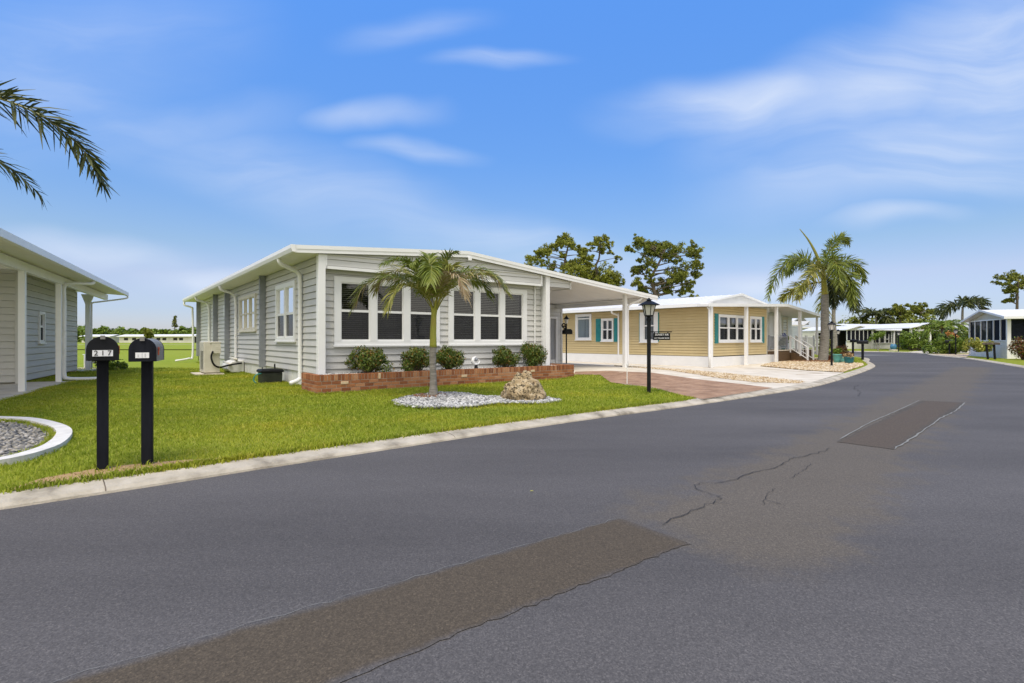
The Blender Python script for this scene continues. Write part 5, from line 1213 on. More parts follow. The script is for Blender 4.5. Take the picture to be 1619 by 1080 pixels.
window(hb, wall_at(), 1.18, 2.22, 1.08, 2.22, [(1.28, 2.12)], 1.65, blinds=False, screen=False)

# pots near the corner bed --------------------------------------------------
def pot(label, loc, r_, h, m, plant, pm, pl_h, group='glazed pots in the gravel bed'):
    o = thing('flower_pot', label, 'pot', loc, rnd.uniform(0, 3), group)
    MB().lathe([(r_*.72, 0), (r_*.9, h*.4), (r_, h*.9), (r_*1.08, h*.93), (r_*1.08, h), (r_*.9, h), (r_*.85, h*.9)], n=18).build('pot', m, o, smooth=True)
    p = thing('pot_plant', plant, 'plant', (loc[0], loc[1], loc[2]+h*.9), 0, 'plants growing in the glazed pots')
    V, F = leafcloud([(0, 0, pl_h*.4), (r_*.4, 0, pl_h*.6), (-r_*.4, .1, pl_h*.55)], [r_*.9, r_*.6, r_*.6], [160, 90, 90], .14, .3); np_mesh('foliage', V, F, pm, p)
    s_ = MB(); s_.tube([(0, 0, -.05), (0, 0, pl_h*.5)], .012, 5); s_.build('stem', 'trunkdark', p)
pot('tall pale teal pot nearest the right lamp post', (16.1, 26.15, .1), .19, .43, 'potteal', 'leafy green plant in the tall pale teal pot', 'bushgreen', .38)
pot('small pale teal pot between the two larger pots', (16.72, 26.75, .1), .13, .32, 'potteal', 'reddish plant in the small pale teal pot', 'croton', .2)
pot('wide dark teal pot right of the pale ones', (16.4, 25.7, .09), .22, .32, 'potdark', 'sparse dry plant in the wide dark teal pot', 'straw', .12)
bush('croton_shrub', 'red and green croton shrub behind the dark teal pot', 'shrub', (19.0, 30.4, .06), .62, .85, .12, 'croton', 1100, lumps=10)
bush('shrub', 'yellow green shrub behind the foxtail palm trunk', 'shrub', (18.3, 31.2, .06), .55, 1.6, .18, 'bushyel', 500, lumps=7)
tp = thing('flower_pot', 'small terracotta pot at the foot of the foxtail palm', 'pot', (17.5, 29.0, .08), 0)
MB().lathe([(.12, 0), (.18, .26), (.2, .26), (.2, .31), (.15, .31)], n=14).build('pot', 'terra', tp, smooth=True)
V, F = leafcloud([(0, 0, .36)], [.13], [60], .08, .4); np_mesh('foliage', V, F, 'bushgreen', tp)

# ------------------------------------------------------------------ houses across the road
def screen_panels(parent, W, x0, x1, z0, z1, n, post=.10, m='porchscreen'):
    fr = MB(W); sc = MB(W)
    fr.box(x0, x1, -.04, .04, z0-.05, z0+.03); fr.box(x0, x1, -.04, .04, z1-.03, z1+.05)
    for k in range(n+1):
        x = x0+(x1-x0)*k/n; fr.box(x-post/2, x+post/2, -.05, .05, z0+.03, z1-.03)
    sc.poly([(x0, .01, z0), (x1, .01, z0), (x1, .01, z1), (x0, .01, z1)])
    f_ = fr.build('screen_frame', 'white', parent); sc.build('screen', m, f_); return f_
# right screened house: its left wall runs from (31,33) to (33.8,39)
AR = math.atan2(6, 2.8)
hr = thing('mobile_home', 'white house with dark screened porch and low gable at the right edge', 'house', (31.0, 33.0, .06), AR-R(180))
# local frame: +x runs from the corner toward the far end of the gable wall
hr.rotation_euler = (0, 0, AR)
# local x along gable wall, outside is +y ; mirror the wall coordinates accordingly
WR = Matrix(((1, 0, 0, 0), (0, -1, 0, 0), (0, 0, 1, 0), (0, 0, 0, 1)))
screen_panels(hr, WR, 0, 6.6, 1.12, 2.5, 6, .08)
q = MB(WR); q.box(0, 6.6, .0, .12, -.05, 1.07); q.build('knee_wall', 'skirt', hr)
WR2 = Matrix(((0, 1, 0, 0), (-1, 0, 0, 0), (0, 0, 1, 0), (0, 0, 0, 1)))
WR2 = Matrix(((0, 1, 0, 0), (-1, 0, 0, 0), (0, 0, 1, 0), (0, 0, 0, 1)))
screen_panels(hr, WR2, 0, 9, 1.12, 2.5, 8, .06)
q = MB(WR2); q.box(0.12, 9, .0, .12, -.05, 1.07); q.build('knee_wall', 'skirt', hr)
MB().box(-.07, .12, -.12, .07, -.05, 2.56).build('corner_post', 'white', hr)
MB().box(6.5, 6.62, -.1, .06, -.05, 2.56).build('corner_post', 'white', hr)
q = MB(); q.prism([(.1, 2.55), (3.4, 3.05), (6.5, 2.55)], -.06, -.02); q.build('gable_panel', 'cream', hr)
q = MB(); q.prism([(-.5, 2.62), (3.4, 3.22), (7.2, 2.55), (7.2, 2.47), (3.4, 3.10), (-.5, 2.52)], -9, .35); q.build('roof', 'roofwhite', hr)
q = MB(); q.prism([(-.55, 2.64), (3.4, 3.24), (7.25, 2.57), (7.25, 2.45), (3.4, 3.12), (-.55, 2.50)], .35, .38); q.box(-.58, -.5, -9, .38, 2.48, 2.63); q.build('fascia', 'white', hr)
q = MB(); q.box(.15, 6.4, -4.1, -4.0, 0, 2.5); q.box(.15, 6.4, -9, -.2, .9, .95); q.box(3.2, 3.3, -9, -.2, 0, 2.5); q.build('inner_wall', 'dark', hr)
# far screened house beyond the bend
hf = thing('mobile_home', 'white house with grey screened corner porch beyond the bend in the road', 'house', (46.4, 68, .06), R(5))
screen_panels(hf, I4, -3.5, -.1, 1.05, 2.42, 6, .06)
screen_panels(hf, I4 @ Matrix.Translation((0, .0, 0)) @ Matrix.Rotation(R(16), 4, 'Z'), .12, 3.6, .75, 2.35, 3, .09)
q = MB(); q.box(-3.5, 0, .06, .16, -.1, 1.0); q.obox((2.0, .66, .3), (4.0, .1, .85), Matrix.Rotation(R(16), 3, 'Z')); q.build('knee_wall', 'skirt', hf)
MB().box(-.1, .1, -.1, .1, -.1, 2.5).build('corner_post', 'white', hf)
q = MB(); q.prism([(-3.6, 2.46), (-1.9, 2.95), (0.1, 2.5)], -.06, -.03); q.build('gable_panel', 'whitesiding', hf)
q = MB(); q.prism([(-3.8, 2.46), (-1.9, 3.0), (.3, 2.52), (.3, 2.44), (-1.9, 2.9), (-3.8, 2.38)], -.3, 9); q.build('porch_roof', 'roofwhite', hf)
q = MB(); q.add([(.25, -.2, 2.5), (8.6, 2.2, 2.42), (8.6, 9, 3.45), (.8, 9, 3.5), (.25, -.2, 2.36), (8.6, 2.2, 2.28)], [(0, 1, 2, 3), (0, 4, 5, 1)]); q.build('roof', 'roofwhite', hf)
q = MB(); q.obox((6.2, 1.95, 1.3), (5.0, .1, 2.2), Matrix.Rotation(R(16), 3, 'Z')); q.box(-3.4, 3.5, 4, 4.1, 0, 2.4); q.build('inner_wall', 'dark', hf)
q = MB(); q.box(3.75, 3.95, .95, 1.15, -.1, 2.4); q.build('porch_post', 'white', hf)
q = MB(); q.obox((2.55, .68, 1.25), (.85, .06, .06), Matrix.Rotation(R(16), 3, 'Z')); q.obox((2.15, .58, 1.3), (.07, .06, 1.2), Matrix.Rotation(R(16), 3, 'Z')); q.obox((2.95, .80, 1.3), (.07, .06, 1.2), Matrix.Rotation(R(16), 3, 'Z')); q.build('screen_door', 'white', hf)
# carport house between them
hc = thing('carport', 'white post carport with pale sloping roof between the two screened houses', 'carport', (46.6, 60, .06), R(8))
for x, zz in ((-1.45, 2.45), (-.45, 2.62), (.98, 2.95), (4.0, 2.75)): MB().box(x-.1, x+.1, -.1, .1, -.1, zz).build('post', 'white', hc)
q = MB(); q.prism([(-2.1, 2.52), (.7, 3.12), (6, 3.0), (6, 2.9), (.7, 3.0), (-2.1, 2.44)], -.6, 7); q.build('roof', 'roofwhite', hc)
MB().box(-1.4, 6, .05, .15, 2.18, 2.36).build('beam', 'white', hc)
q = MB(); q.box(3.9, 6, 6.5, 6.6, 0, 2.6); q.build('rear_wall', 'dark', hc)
# white building with window left of the far porch
hw = thing('mobile_home', 'white flat roofed building partly hidden left of the far screened porch', 'house', (50.5, 80.5, .06), R(4))
q = MB(); siding(q, -7, 1.5, 0, 2.9, .2, .015, [(-4.6, -2.2, 1.2, 2.3)]); q.build('wall', 'whitesiding', hw)
MB().box(-7.3, 1.7, -.4, 8, 2.9, 3.1).build('roof', 'farroof', hw)
window(hw, wall_at(), -4.62, -2.18, 1.18, 2.32, [(-4.5, -3.45), (-3.35, -2.3)], 1.75, blinds=False, screen=False)
# planting across the road
bush('shrub', 'large bright green bush behind the lamp post before the right screened house', 'shrub', (36.2, 43.9, .06), 1.75, 1.35, .2, 'bushgreen', 3600, lumps=14, group='bushes across the road')
bush('shrub', 'low dark green ground shrub in front of the far carport posts', 'shrub', (44.6, 57.5, .06), 2.6, .7, .28, 'shrub', 1100, lumps=12, group='bushes across the road')
bush('shrub', 'dark hedge shrub filling the left bay of the far carport', 'shrub', (46.8, 61.5, .06), 1.6, 2.0, .3, 'shrub', 1100, lumps=10, group='bushes across the road')
bush('shrub', 'dark hedge shrub filling the right bay of the far carport', 'shrub', (49.0, 62, .06), 1.7, 1.9, .3, 'shrub', 1100, lumps=10, group='bushes across the road')
bush('shrub', 'yellow green shrub beside the blue pot across the road', 'shrub', (43.2, 57.2, .06), 1.6, 2.2, .3, 'bushgreen', 1200, lumps=10, group='bushes across the road')
bush('shrub', 'yellow leaved shrub behind the twin post letter box', 'shrub', (30.3, 34.3, .45), 1.1, .85, .2, 'bushyel', 1000, lumps=9, tips='bushgreen', group='bushes across the road')
bush('croton_shrub', 'big red and green croton shrub at the right edge', 'shrub', (29.9, 30.9, .06), .85, 1.25, .13, 'croton', 2600, lumps=12, tips='bushgreen', group='bushes across the road')
bush('shrub', 'green shrub standing between the far palm and the right screened house', 'shrub', (40.3, 48.5, .06), 1.5, 2.2, .3, 'shrub', 1500, lumps=11, group='bushes across the road')
bush('flowering_shrub', 'orange flowered shrub behind the lamp post by the big green bush', 'shrub', (36.8, 44.2, 1.3), .5, .7, .16, 'orangeflower', 200, lumps=5)
sm = thing('small_tree', 'thin young tree with two bare stems on the verge before the far screened porch', 'tree', (39.2, 56.6, .06))
q = MB(); q.tube(catmull([(0, 0, 0), (-.15, 0, .7), (-.35, 0, 1.3)], 4), .035, 6); q.tube(catmull([(.05, 0, 0), (.2, 0, .7), (.3, 0, 1.4)], 4), .035, 6); q.build('trunk', 'trunkgrey', sm)
V, F = leafcloud([(-.5, 0, 1.45), (.3, 0, 1.75), (-.1, .2, 1.6), (.6, 0, 1.9), (-.85, 0, 1.2)], [.4, .45, .4, .3, .25], [130, 150, 120, 60, 50], .2, .3); np_mesh('crown', V, F, 'bushgreen', sm)
bp_ = thing('flower_pot', 'blue round glazed pot on a stone base across the road', 'pot', (41.6, 57.6, .06))
MB().lathe([(.18, .1), (.30, .25), (.32, .45), (.25, .64), (.2, .68), (.22, .72), (.14, .72)], n=18).build('pot', 'potblue', bp_, smooth=True)
MB().lathe([(.42, 0), (.4, .08), (.2, .12)], n=14).build('base', 'concrete', bp_)
sheet('gravel_bed', [(30.4, 35.4), (33.6, 41.7), (35.6, 45.2), (39, 44), (34.5, 38), (33.8, 39)], .006, 'bedtan', flat=.06)
sheet('driveway', [(37.2, 47.2), (38.2, 51), (46, 58.5), (54, 59), (48, 52), (40, 46)], .006, 'concrete', flat=.06)

# trees ---------------------------------------------------------------------
def clump_tree(name, label, loc, k, cx, cy_ground, clumps, trunk, m, leaf, per=46, cat='tree', group=None, limb=.05, dy=2.0, seed=1, bark='trunkdark'):
    """clumps = (x, y, r) measured outline of the crown in photo units, k metres each, spread in depth; trunk = list of (x, y)"""
    rg = random.Random(seed); o = thing(name, label, cat, loc, 0, group)
    T = [Vector(((x-cx)*k, 0, (cy_ground-y)*k)) for x, y in trunk]; path = catmull(T, 6)
    tb_ = MB(); nP = len(path); r0 = trunk_r = limb*3.2
    tb_.tube(path, [r0*(1-.72*i/(nP-1)) for i in range(nP)], 8)
    C = []; Rr = []
    sat = []
    for x, y, r_ in clumps:
        a_ = rg.uniform(0, 6.28); rg.random() < .75 and sat.append((x+r_*1.15*math.cos(a_), y+r_*.9*math.sin(a_), r_*.6))
    for x, y, r_ in list(clumps)+sat:
        C.append(Vector(((x-cx)*k, rg.uniform(-1, 1)*dy, (cy_ground-y)*k))); Rr.append(r_*k*1.3)
    for c in C[:len(clumps)]:
        best = min(path[int(nP*.25):], key=lambda p: (p-c).length+max(0, p.z-c.z+.2)*2.5)
        mid = best.lerp(c, .5)+Vector((rg.uniform(-.3, .3), rg.uniform(-.3, .3), rg.uniform(-.1, .35)))*max(.3, (c-best).length*.25)
        tb_.tube(catmull([best, mid, c], 4), [limb*(.95-.085*i) for i in range(9)], 5, cap=False)
        for _ in range(2):
            e_ = c+Vector((rg.uniform(-1, 1), rg.uniform(-1, 1), rg.uniform(-.4, .8)))*max(.15, k*6); tb_.tube([mid.lerp(c, .7), e_], [limb*.3, limb*.1], 4, cap=False)
    tb_.build('trunk', bark, o)
    sub = []; sr_ = []; cnt = []
    for c, r_ in zip(C, Rr):
        nb = 7+int(r_*7)
        for _ in range(nb):
            d = Vector((rg.gauss(0, .55), rg.gauss(0, .6), rg.gauss(0, .42)))*r_; sub.append(tuple(c+d)); q_ = r_*rg.uniform(.32, .66); sr_.append(q_); cnt.append(int(per*1.6*max(.6, min(1.8, q_/(leaf*1.3)))))
    V, F = leafcloud(sub, sr_, cnt, leaf, .12, 2.3, .8); np_mesh('crown', V, F, m, o)
    return o
def zc(L): return [(820+x/5.583, 360+y/5.583, r_/5.583) for x, y, r_ in L]
K48 = 48/835
TA = [(85, 320, 30), (140, 240, 45), (190, 215, 35), (215, 320, 35), (250, 180, 35), (300, 150, 40), (350, 120, 45), (420, 110, 45), (470, 110, 35), (450, 160, 40), (545, 170, 25), (560, 230, 25), (380, 250, 22), (240, 235, 25), (340, 330, 40), (480, 280, 45), (540, 320, 45), (600, 330, 38), (450, 350, 45), (520, 390, 60), (570, 290, 40), (320, 390, 30), (640, 320, 20), (400, 420, 60), (300, 440, 50), (200, 440, 45)]
TB = [(660, 190, 40), (690, 140, 35), (760, 120, 42), (800, 150, 38), (790, 210, 22), (690, 265, 13), (880, 200, 20), (900, 275, 20), (640, 410, 65), (740, 400, 60), (800, 420, 65), (700, 460, 60), (850, 460, 60), (600, 440, 60), (900, 450, 40), (760, 520, 80), (650, 520, 70), (860, 540, 60)]
TC = [(950, 195, 28), (985, 105, 28), (1050, 110, 42), (1120, 150, 46), (1030, 180, 38), (1150, 200, 52), (1220, 160, 55), (1320, 140, 38), (1300, 200, 50), (1370, 190, 42), (1440, 220, 46), (1500, 240, 36), (1200, 230, 34), (1050, 330, 48), (1110, 330, 46), (1010, 370, 22), (1030, 280, 18), (1270, 270, 34), (1330, 300, 28), (1390, 370, 46), (1470, 350, 46), (1490, 420, 42), (1480, 490, 36), (1440, 400, 36), (1280, 430, 62), (1330, 440, 46), (1240, 510, 60), (1290, 520, 38), (1120, 450, 28), (970, 500, 38), (1040, 520, 46), (1090, 560, 38), (1390, 560, 26), (1430, 545, 18), (1450, 605, 22), (1340, 560, 18), (1440, 490, 18)]
clump_tree('pine_tree', 'spreading pine showing above the carport roof, leftmost of the three behind', (4.9, 48, .06), K48, 895, 557, zc(TA), [(895, 560), (892, 500), (891, 440), (893, 415), (897, 395), (899, 383)], 'pine', .24, 26, group='pines behind the yellow house', limb=.055, dy=1.6, seed=3)
clump_tree('pine_tree', 'gappy forked pine showing between its two bigger neighbours', (7.9, 49, .06), K48*49/48, 952, 557, zc(TB), [(952, 560), (952, 480), (951, 430), (950, 420), (955, 408), (956, 395), (957, 385)], 'pine', .24, 26, group='pines behind the yellow house', limb=.05, dy=1.6, seed=8)
clump_tree('oak_tree', 'big thick trunked tree with many limbs behind the lamp post sign', (12.9, 47, .06), K48*47/48, 1032, 557, zc(TC), [(1032, 560), (1032, 500), (1031, 475), (1026, 452), (1022, 440), (1035, 415), (1045, 395)], 'pine2', .24, 28, group='pines behind the yellow house', limb=.075, dy=1.8, seed=5)
def zr(L): return [(1390+x/10.79, 480+y/10.79, r_/10.79) for x, y, r_ in L]
TD = [(200, 160, 45), (250, 90, 50), (330, 50, 55), (420, 70, 60), (480, 130, 60), (520, 180, 50), (560, 100, 40), (300, 170, 45), (400, 180, 40), (230, 230, 30), (440, 220, 40)]
TE = [(600, 40, 40), (650, 20, 40), (700, 80, 60), (780, 40, 40), (860, 90, 45), (740, 140, 40), (900, 100, 25), (970, 120, 30), (800, 160, 40), (620, 200, 40)]
K80 = 80/835
clump_tree('pine_tree', 'round crowned pine behind the far screened house', (58.8, 80, .06), K80, 1424, 548, zr(TD), [(1424, 549), (1424, 510), (1424, 500), (1423, 494)], 'pine2', .4, 22, group='trees behind the far houses', limb=.07, dy=2.5, seed=2)
clump_tree('pine_tree', 'open crowned pine behind the far carport, right of the round one', (61.8, 80, .06), K80, 1455, 548, zr(TE), [(1455, 549), (1455, 515), (1455, 500), (1457, 490)], 'pine2', .4, 22, group='trees behind the far houses', limb=.06, dy=2.5, seed=4)
TF = [(1583, 446, 4), (1590, 440, 5), (1598, 437, 5), (1610, 434, 8), (1617, 446, 7), (1605, 450, 5), (1598, 459, 4), (1606, 458, 4), (1625, 438, 8), (1630, 452, 7), (1596, 475, 3), (1608, 474, 3), (1615, 468, 5), (1618, 456, 5), (1576, 449, 3)]
clump_tree('pine_tree', 'thin tall pine rising behind the right screened house', (47.8, 50, .06), 50/835, 1609, 556, TF, [(1609, 557), (1609, 500), (1610, 465), (1612, 440)], 'pine2', .22, 24, group='trees behind the far houses', limb=.05, dy=1.2, seed=6)
bush('tree', 'rounded dark green tree just behind the roof of the right screened house', 'tree', (48.5, 52, .06), 1.8, 4.0, .35, 'shrub', 900, lumps=9)
for i, (x, y, rx, rz_, lb) in enumerate([(56, 86, 4.5, 4.7, 'broad dark tree left of the round crowned pine behind the far houses'), (61, 90, 5, 4.6, 'broad green tree under the round crowned pine'), (67, 92, 5.5, 5.0, 'broad green tree under the open crowned pine'), (57, 74, 3.4, 4.4, 'broad green tree behind the far carport roof'), (63.5, 82, 3.6, 4.4, 'broad green tree behind the palm thicket')]):
    bush('broadleaf_tree', lb, 'tree', (x, y, .06), rx, rz_, .6, 'pine2', 1500, 'trees behind the far houses', lumps=14)
def simple_palm(label, loc, h, nf, L, m, leaf, lw, seed, plum=.6, trunkr=.16, bend=110, el=60, mt='trunkgrey', group=None, n=34):
    o = thing('palm_tree', label, 'palm', loc, 0, group); rg = random.Random(seed)
    MB().tube(catmull([(0, 0, -.1), (rg.uniform(-.1, .1), 0, h*.4), (rg.uniform(-.15, .15), 0, h*.75), (0, 0, h)], 5), [trunkr*(1-.35*i/15) for i in range(16)], 9).build('trunk', mt, o, smooth=True)
    for k in range(nf):
        add_frond(o, arc(k*2.399+rg.uniform(-.3, .3), R(el+rg.uniform(-35, 20)), L*rg.uniform(.85, 1.1), R(bend+rg.uniform(-20, 20)), (0, 0, h)), m, n, leaf, lw, rg, .03, plumose=plum, droop=.5, fwd=.8)
    return o
simple_palm('dark plumed palm far left of the trees behind the far screened house', (56.5, 82, .06), 4.6, 9, 3.2, 'fronddark', 1.3, .09, 3)
simple_palm('tall dark palm with curled fronds left of the right screened house', (51.2, 60, .06), 4.8, 8, 3.2, 'fronddark', 1.1, .08, 9, plum=.9, bend=130)
simple_palm('bushy yellow green palm in front of the far carport', (42.6, 52.2, .06), 2.3, 22, 2.4, 'bushgreen', .55, .04, 12, plum=.4, trunkr=.3, bend=105, el=45, mt='trunkdark')

# ------------------------------------------------------------------ background beyond the field
def wood(name, label, x0, x1, y0, y1, h0, h1, n, leaf, m, seed):
    rg = random.Random(seed); C = []; Rr = []; cnt = []
    for i in range(n):
        x = rg.uniform(x0, x1); y = rg.uniform(y0, y1); h = h0+(h1-h0)*(.5+.28*math.sin(x*.09+seed)+.22*math.sin(x*.23+2*seed))*rg.uniform(.75, 1.08)
        for kk in range(5):
            r_ = h*rg.uniform(.16, .30); C.append((x+rg.uniform(-3, 3), y+rg.uniform(-2, 2), max(r_*.5, h*rg.uniform(.25, 1.0)-r_))); Rr.append(r_); cnt.append(60)
    V, F = leafcloud(C, Rr, cnt, leaf, .5, 1.6); V[:, 2] = np.maximum(V[:, 2], .05)
    return tag(np_mesh(name, V, F, m), label, kind='stuff')
wood('far_wood', 'distant band of olive green trees beyond the field', -260, -60, 232, 262, 5.4, 8.6, 330, 1.5, 'bushgreen', 1)
wood('far_wood', 'distant trees beyond the street on the right', -60, 170, 130, 160, 3.0, 5.5, 200, 1.2, 'pine2', 4)
def far_house(label, x, y, L, wdt, rz, awn=False):
    o = thing('far_house', label, 'house', (x, y, .06), rz, 'white houses across the field')
    q = MB(); siding(q, 0, L, 0, 2.3, .3, .02, [(L*.15, L*.15+1.5, .9, 1.9), (L*.4, L*.4+1.5, .9, 1.9)]); q.box(0, .1, .05, wdt, 0, 2.3); q.box(L-.1, L, .05, wdt, 0, 2.3); q.build('wall', 'farwall', o)
    q = MB(); q.prism([(-.5, 2.3), (-.5, 2.5), (L+.5, 2.5), (L+.5, 2.3)], -.8, wdt*.5); q.add([(-.5, -.8, 2.5), (L+.5, -.8, 2.5), (L+.5, wdt*.5, 3.2), (-.5, wdt*.5, 3.2), (L+.5, wdt+.5, 2.5), (-.5, wdt+.5, 2.5)], [(0, 1, 2, 3), (3, 2, 4, 5)]); q.build('roof', 'farroof', o)
    for a in (.15, .4): MB().box(L*a, L*a+1.5, .05, .1, .9, 1.9).build('window', 'dark', o)
    if awn:
        q = MB(); q.box(L, L+4, 0.5, 5, 0, 2.3); q.build('screened_porch', 'dark', o)
        for k in range(4): MB().box(L+k*1.3, L+k*1.3+.2, .3, .45, 0, 2.3).build('porch_post', 'white', o)
        MB().box(L, L+4.5, -.2, 5.5, 2.3, 2.5).build('porch_roof', 'farroof', o)
    return o
far_house('far white house behind the left house post, left end of the row across the field', -167, 205, 11, 8, 0)
far_house('far white house with long blank roof between the two kerb letter boxes', -151, 203, 12, 8, R(3))
far_house('far white house seen between the letter boxes and the thin tall tree', -136, 200, 9, 7, 0)
far_house('far white house with dark screened porch below the thin tall tree', -127, 196, 9, 7, R(-3), True)
clump_tree('tall_tree', 'thin tall see-through tree rising above the far tree line', (-152, 238, .06), 238/835, 276, 541, [(276, 500.5, 1.2), (276.5, 504, 1.4), (275.5, 507.5, 1.6), (277, 510.5, 1.8), (276, 513.5, 2.0), (277.5, 515.5, 1.4)], [(276, 542), (276, 530), (276, 515), (276, 501)], 'pine2', .6, 20, limb=.10, dy=.8, seed=3)
clump_tree('round_tree', 'small dark tree in front of the far white houses', (-129, 188, .06), 188/835, 261, 542, [(261, 522, 3.5), (259, 526, 3.5), (263.5, 526, 3.5), (261, 530, 3.5)], [(261, 542), (261, 535), (261, 526)], 'pine2', .8, 30, limb=.10, dy=1.2, seed=7)
bush('shrub', 'green shrub before the leftmost far white house', 'shrub', (-158, 196, .06), 2.2, 2.6, .7, 'bushgreen', 300, lumps=6)
sheet('field_path', [(-220, 122), (-60, 124), (-60, 126.5), (-220, 125)], .004, 'concrete', flat=.06)

# ------------------------------------------------------------------ sky, sun, camera
SUN_EL, SUN_AZ = R(66), R(195)      # azimuth clockwise from +Y (north) : behind and a little left of the camera
wd = bpy.data.worlds.new('World'); scene.world = wd; wd.use_nodes = True
nt = wd.node_tree; nt.nodes.clear(); L = nt.links.new
sky = N(nt, 'ShaderNodeTexSky', sky_type='NISHITA', sun_disc=False); sky.sun_elevation = SUN_EL; sky.sun_rotation = SUN_AZ
sky.altitude = 0; sky.air_density = 1.0; sky.dust_density = .35; sky.ozone_density = 4.0
tc = N(nt, 'ShaderNodeTexCoord'); sx = N(nt, 'ShaderNodeSeparateXYZ'); L(tc.outputs['Generated'], sx.inputs[0])
# clear-day tint by elevation (deep azure overhead, pale at the horizon)
tr_ = ramp(nt, [(0, (.36, .36, .47)), (.05, (.38, .375, .475)), (.105, (.51, .43, .47)), (.16, (.47, .465, .48)), (.32, (.40, .555, .71)), (.54, (.44, .72, 1.0))])
L(sx.outputs['Z'], tr_.inputs[0])
hs = N(nt, 'ShaderNodeMix', data_type='RGBA', blend_type='MULTIPLY'); hs.inputs[0].default_value = 1; L(sky.outputs[0], hs.inputs[6]); L(tr_.outputs[0], hs.inputs[7])
# wispy cirrus at fixed directions of the sky: (x/y, z/y) coordinates ahead of the street
ym = N(nt, 'ShaderNodeMath', operation='MAXIMUM'); ym.inputs[1].default_value = .03; L(sx.outputs['Y'], ym.inputs[0])
dvx = N(nt, 'ShaderNodeMath', operation='DIVIDE'); L(sx.outputs['X'], dvx.inputs[0]); L(ym.outputs[0], dvx.inputs[1])
dvy = N(nt, 'ShaderNodeMath', operation='DIVIDE'); L(sx.outputs['Z'], dvy.inputs[0]); L(ym.outputs[0], dvy.inputs[1])
cv = N(nt, 'ShaderNodeCombineXYZ'); L(dvx.outputs[0], cv.inputs[0]); L(dvy.outputs[0], cv.inputs[1])
wn = N(nt, 'ShaderNodeTexNoise', i_Scale=2.2, i_Detail=3.0); L(cv.outputs[0], wn.inputs['Vector'])
wm = N(nt, 'ShaderNodeMix', data_type='VECTOR'); wm.inputs[0].default_value = .15; L(cv.outputs[0], wm.inputs[4]); L(wn.outputs['Color'], wm.inputs[5])
mp = N(nt, 'ShaderNodeMapping'); mp.inputs['Rotation'].default_value = (0, 0, R(-10)); mp.inputs['Scale'].default_value = (1.6, 8.5, 1); L(wm.outputs[1], mp.inputs[0])
c1 = N(nt, 'ShaderNodeTexNoise', i_Scale=1.3, i_Detail=8.0, i_Roughness=.55, i_Distortion=.75); L(mp.outputs[0], c1.inputs['Vector'])
cn = N(nt, 'ShaderNodeMapRange', interpolation_type='SMOOTHSTEP'); cn.inputs['From Min'].default_value = .28; cn.inputs['From Max'].default_value = .72; cn.inputs['To Min'].default_value = .38; cn.inputs['To Max'].default_value = 1.05; L(c1.outputs['Fac'], cn.inputs[0])
tot = None
for (x, y, rx, ry, rot, st_) in [(1180, 172, 260, 52, 6, .85), (1390, 140, 360, 95, 18, .72), (1580, 90, 300, 170, 30, .75), (1500, 228, 430, 85, 10, .85), (1490, 272, 360, 40, 0, .8), (585, 197, 130, 26, 5, .6), (790, 103, 130, 20, 3, .55), (655, 246, 120, 18, 0, .5),
        (1410, 346, 130, 20, 0, .5), (520, 300, 420, 60, -16, .45), (800, 375, 330, 45, -12, .45), (120, 110, 320, 140, 10, .35), (250, 200, 300, 60, 0, .3), (1190, 452, 130, 30, 0, .9), (320, 440, 140, 26, 0, .7), (150, 400, 220, 34, -5, .5), (660, 50, 150, 30, 10, .3)]:
    bm_ = N(nt, 'ShaderNodeMapping', vector_type='TEXTURE'); bm_.inputs['Location'].default_value = ((x-809.5)/835*.85+.075, (537-y)/835*.85+.075, .075); bm_.inputs['Rotation'].default_value = (0, 0, R(rot)); bm_.inputs['Scale'].default_value = (rx/835*.85, ry/835*.95, 1)
    L(wm.outputs[1], bm_.inputs[0])
    ln_ = N(nt, 'ShaderNodeVectorMath', operation='LENGTH'); L(bm_.outputs[0], ln_.inputs[0])
    mr_n = N(nt, 'ShaderNodeMapRange', interpolation_type='SMOOTHSTEP'); mr_n.inputs['From Min'].default_value = 1.15; mr_n.inputs['From Max'].default_value = 0.0; mr_n.inputs['To Max'].default_value = st_; L(ln_.outputs['Value'], mr_n.inputs[0])
    if tot is None: tot = mr_n.outputs[0]
    else:
        ad_ = N(nt, 'ShaderNodeMath', operation='MAXIMUM'); L(tot, ad_.inputs[0]); L(mr_n.outputs[0], ad_.inputs[1]); tot = ad_.outputs[0]
cm = N(nt, 'ShaderNodeMath', operation='MULTIPLY'); L(tot, cm.inputs[0]); L(cn.outputs[0], cm.inputs[1])
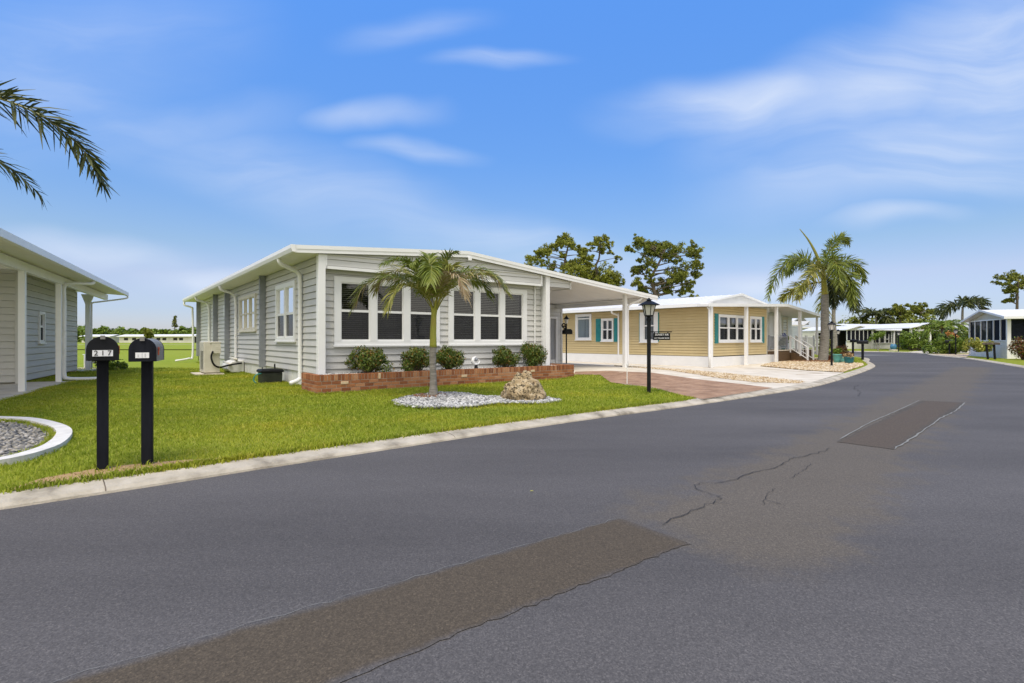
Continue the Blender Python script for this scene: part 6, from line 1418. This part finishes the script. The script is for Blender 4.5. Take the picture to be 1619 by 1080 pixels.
ft = N(nt, 'ShaderNodeMapRange'); ft.inputs['From Min'].default_value = .05; ft.inputs['From Max'].default_value = .25; L(sx.outputs['Y'], ft.inputs[0])
cf = N(nt, 'ShaderNodeMath', operation='MULTIPLY'); L(cm.outputs[0], cf.inputs[0]); L(ft.outputs[0], cf.inputs[1])
mix0 = N(nt, 'ShaderNodeMix', data_type='RGBA'); L(cf.outputs[0], mix0.inputs[0]); L(hs.outputs[2], mix0.inputs[6]); mix0.inputs[7].default_value = (2.55, 2.85, 3.4, 1)
# bright overcast added behind the camera, out of view, for soft neutral fill
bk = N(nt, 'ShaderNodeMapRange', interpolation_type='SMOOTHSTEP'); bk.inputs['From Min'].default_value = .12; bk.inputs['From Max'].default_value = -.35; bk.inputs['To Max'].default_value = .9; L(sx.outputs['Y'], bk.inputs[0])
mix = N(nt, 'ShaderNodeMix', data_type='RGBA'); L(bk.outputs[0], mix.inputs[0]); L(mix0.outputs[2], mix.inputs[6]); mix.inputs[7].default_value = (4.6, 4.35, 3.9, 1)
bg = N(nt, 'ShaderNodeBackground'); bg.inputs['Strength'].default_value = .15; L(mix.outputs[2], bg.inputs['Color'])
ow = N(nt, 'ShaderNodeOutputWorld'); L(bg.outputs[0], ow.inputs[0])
sl = bpy.data.lights.new('sun', 'SUN'); sl.energy = 1.7; sl.angle = R(25); sl.color = (1, .93, .82)
so_ = bpy.data.objects.new('sun', sl); col.objects.link(so_)
dv = Vector((math.sin(SUN_AZ)*math.cos(SUN_EL), math.cos(SUN_AZ)*math.cos(SUN_EL), math.sin(SUN_EL)))
so_.rotation_euler = dv.to_track_quat('Z', 'Y').to_euler(); so_.location = (0, -10, 30)
cam = bpy.data.cameras.new('camera'); co = bpy.data.objects.new('camera', cam); col.objects.link(co)
co.location = (0, 0, 1.25); co.rotation_euler = (R(90), 0, 0); cam.sensor_width = 36; cam.lens = 36*835/1619
cam.shift_y = -3/1619; cam.clip_start = .05; cam.clip_end = 2000
scene.camera = co
vs_ = scene.view_settings; vs_.view_transform = 'Standard'; vs_.look = 'None'; vs_.exposure = .95; vs_.gamma = 1
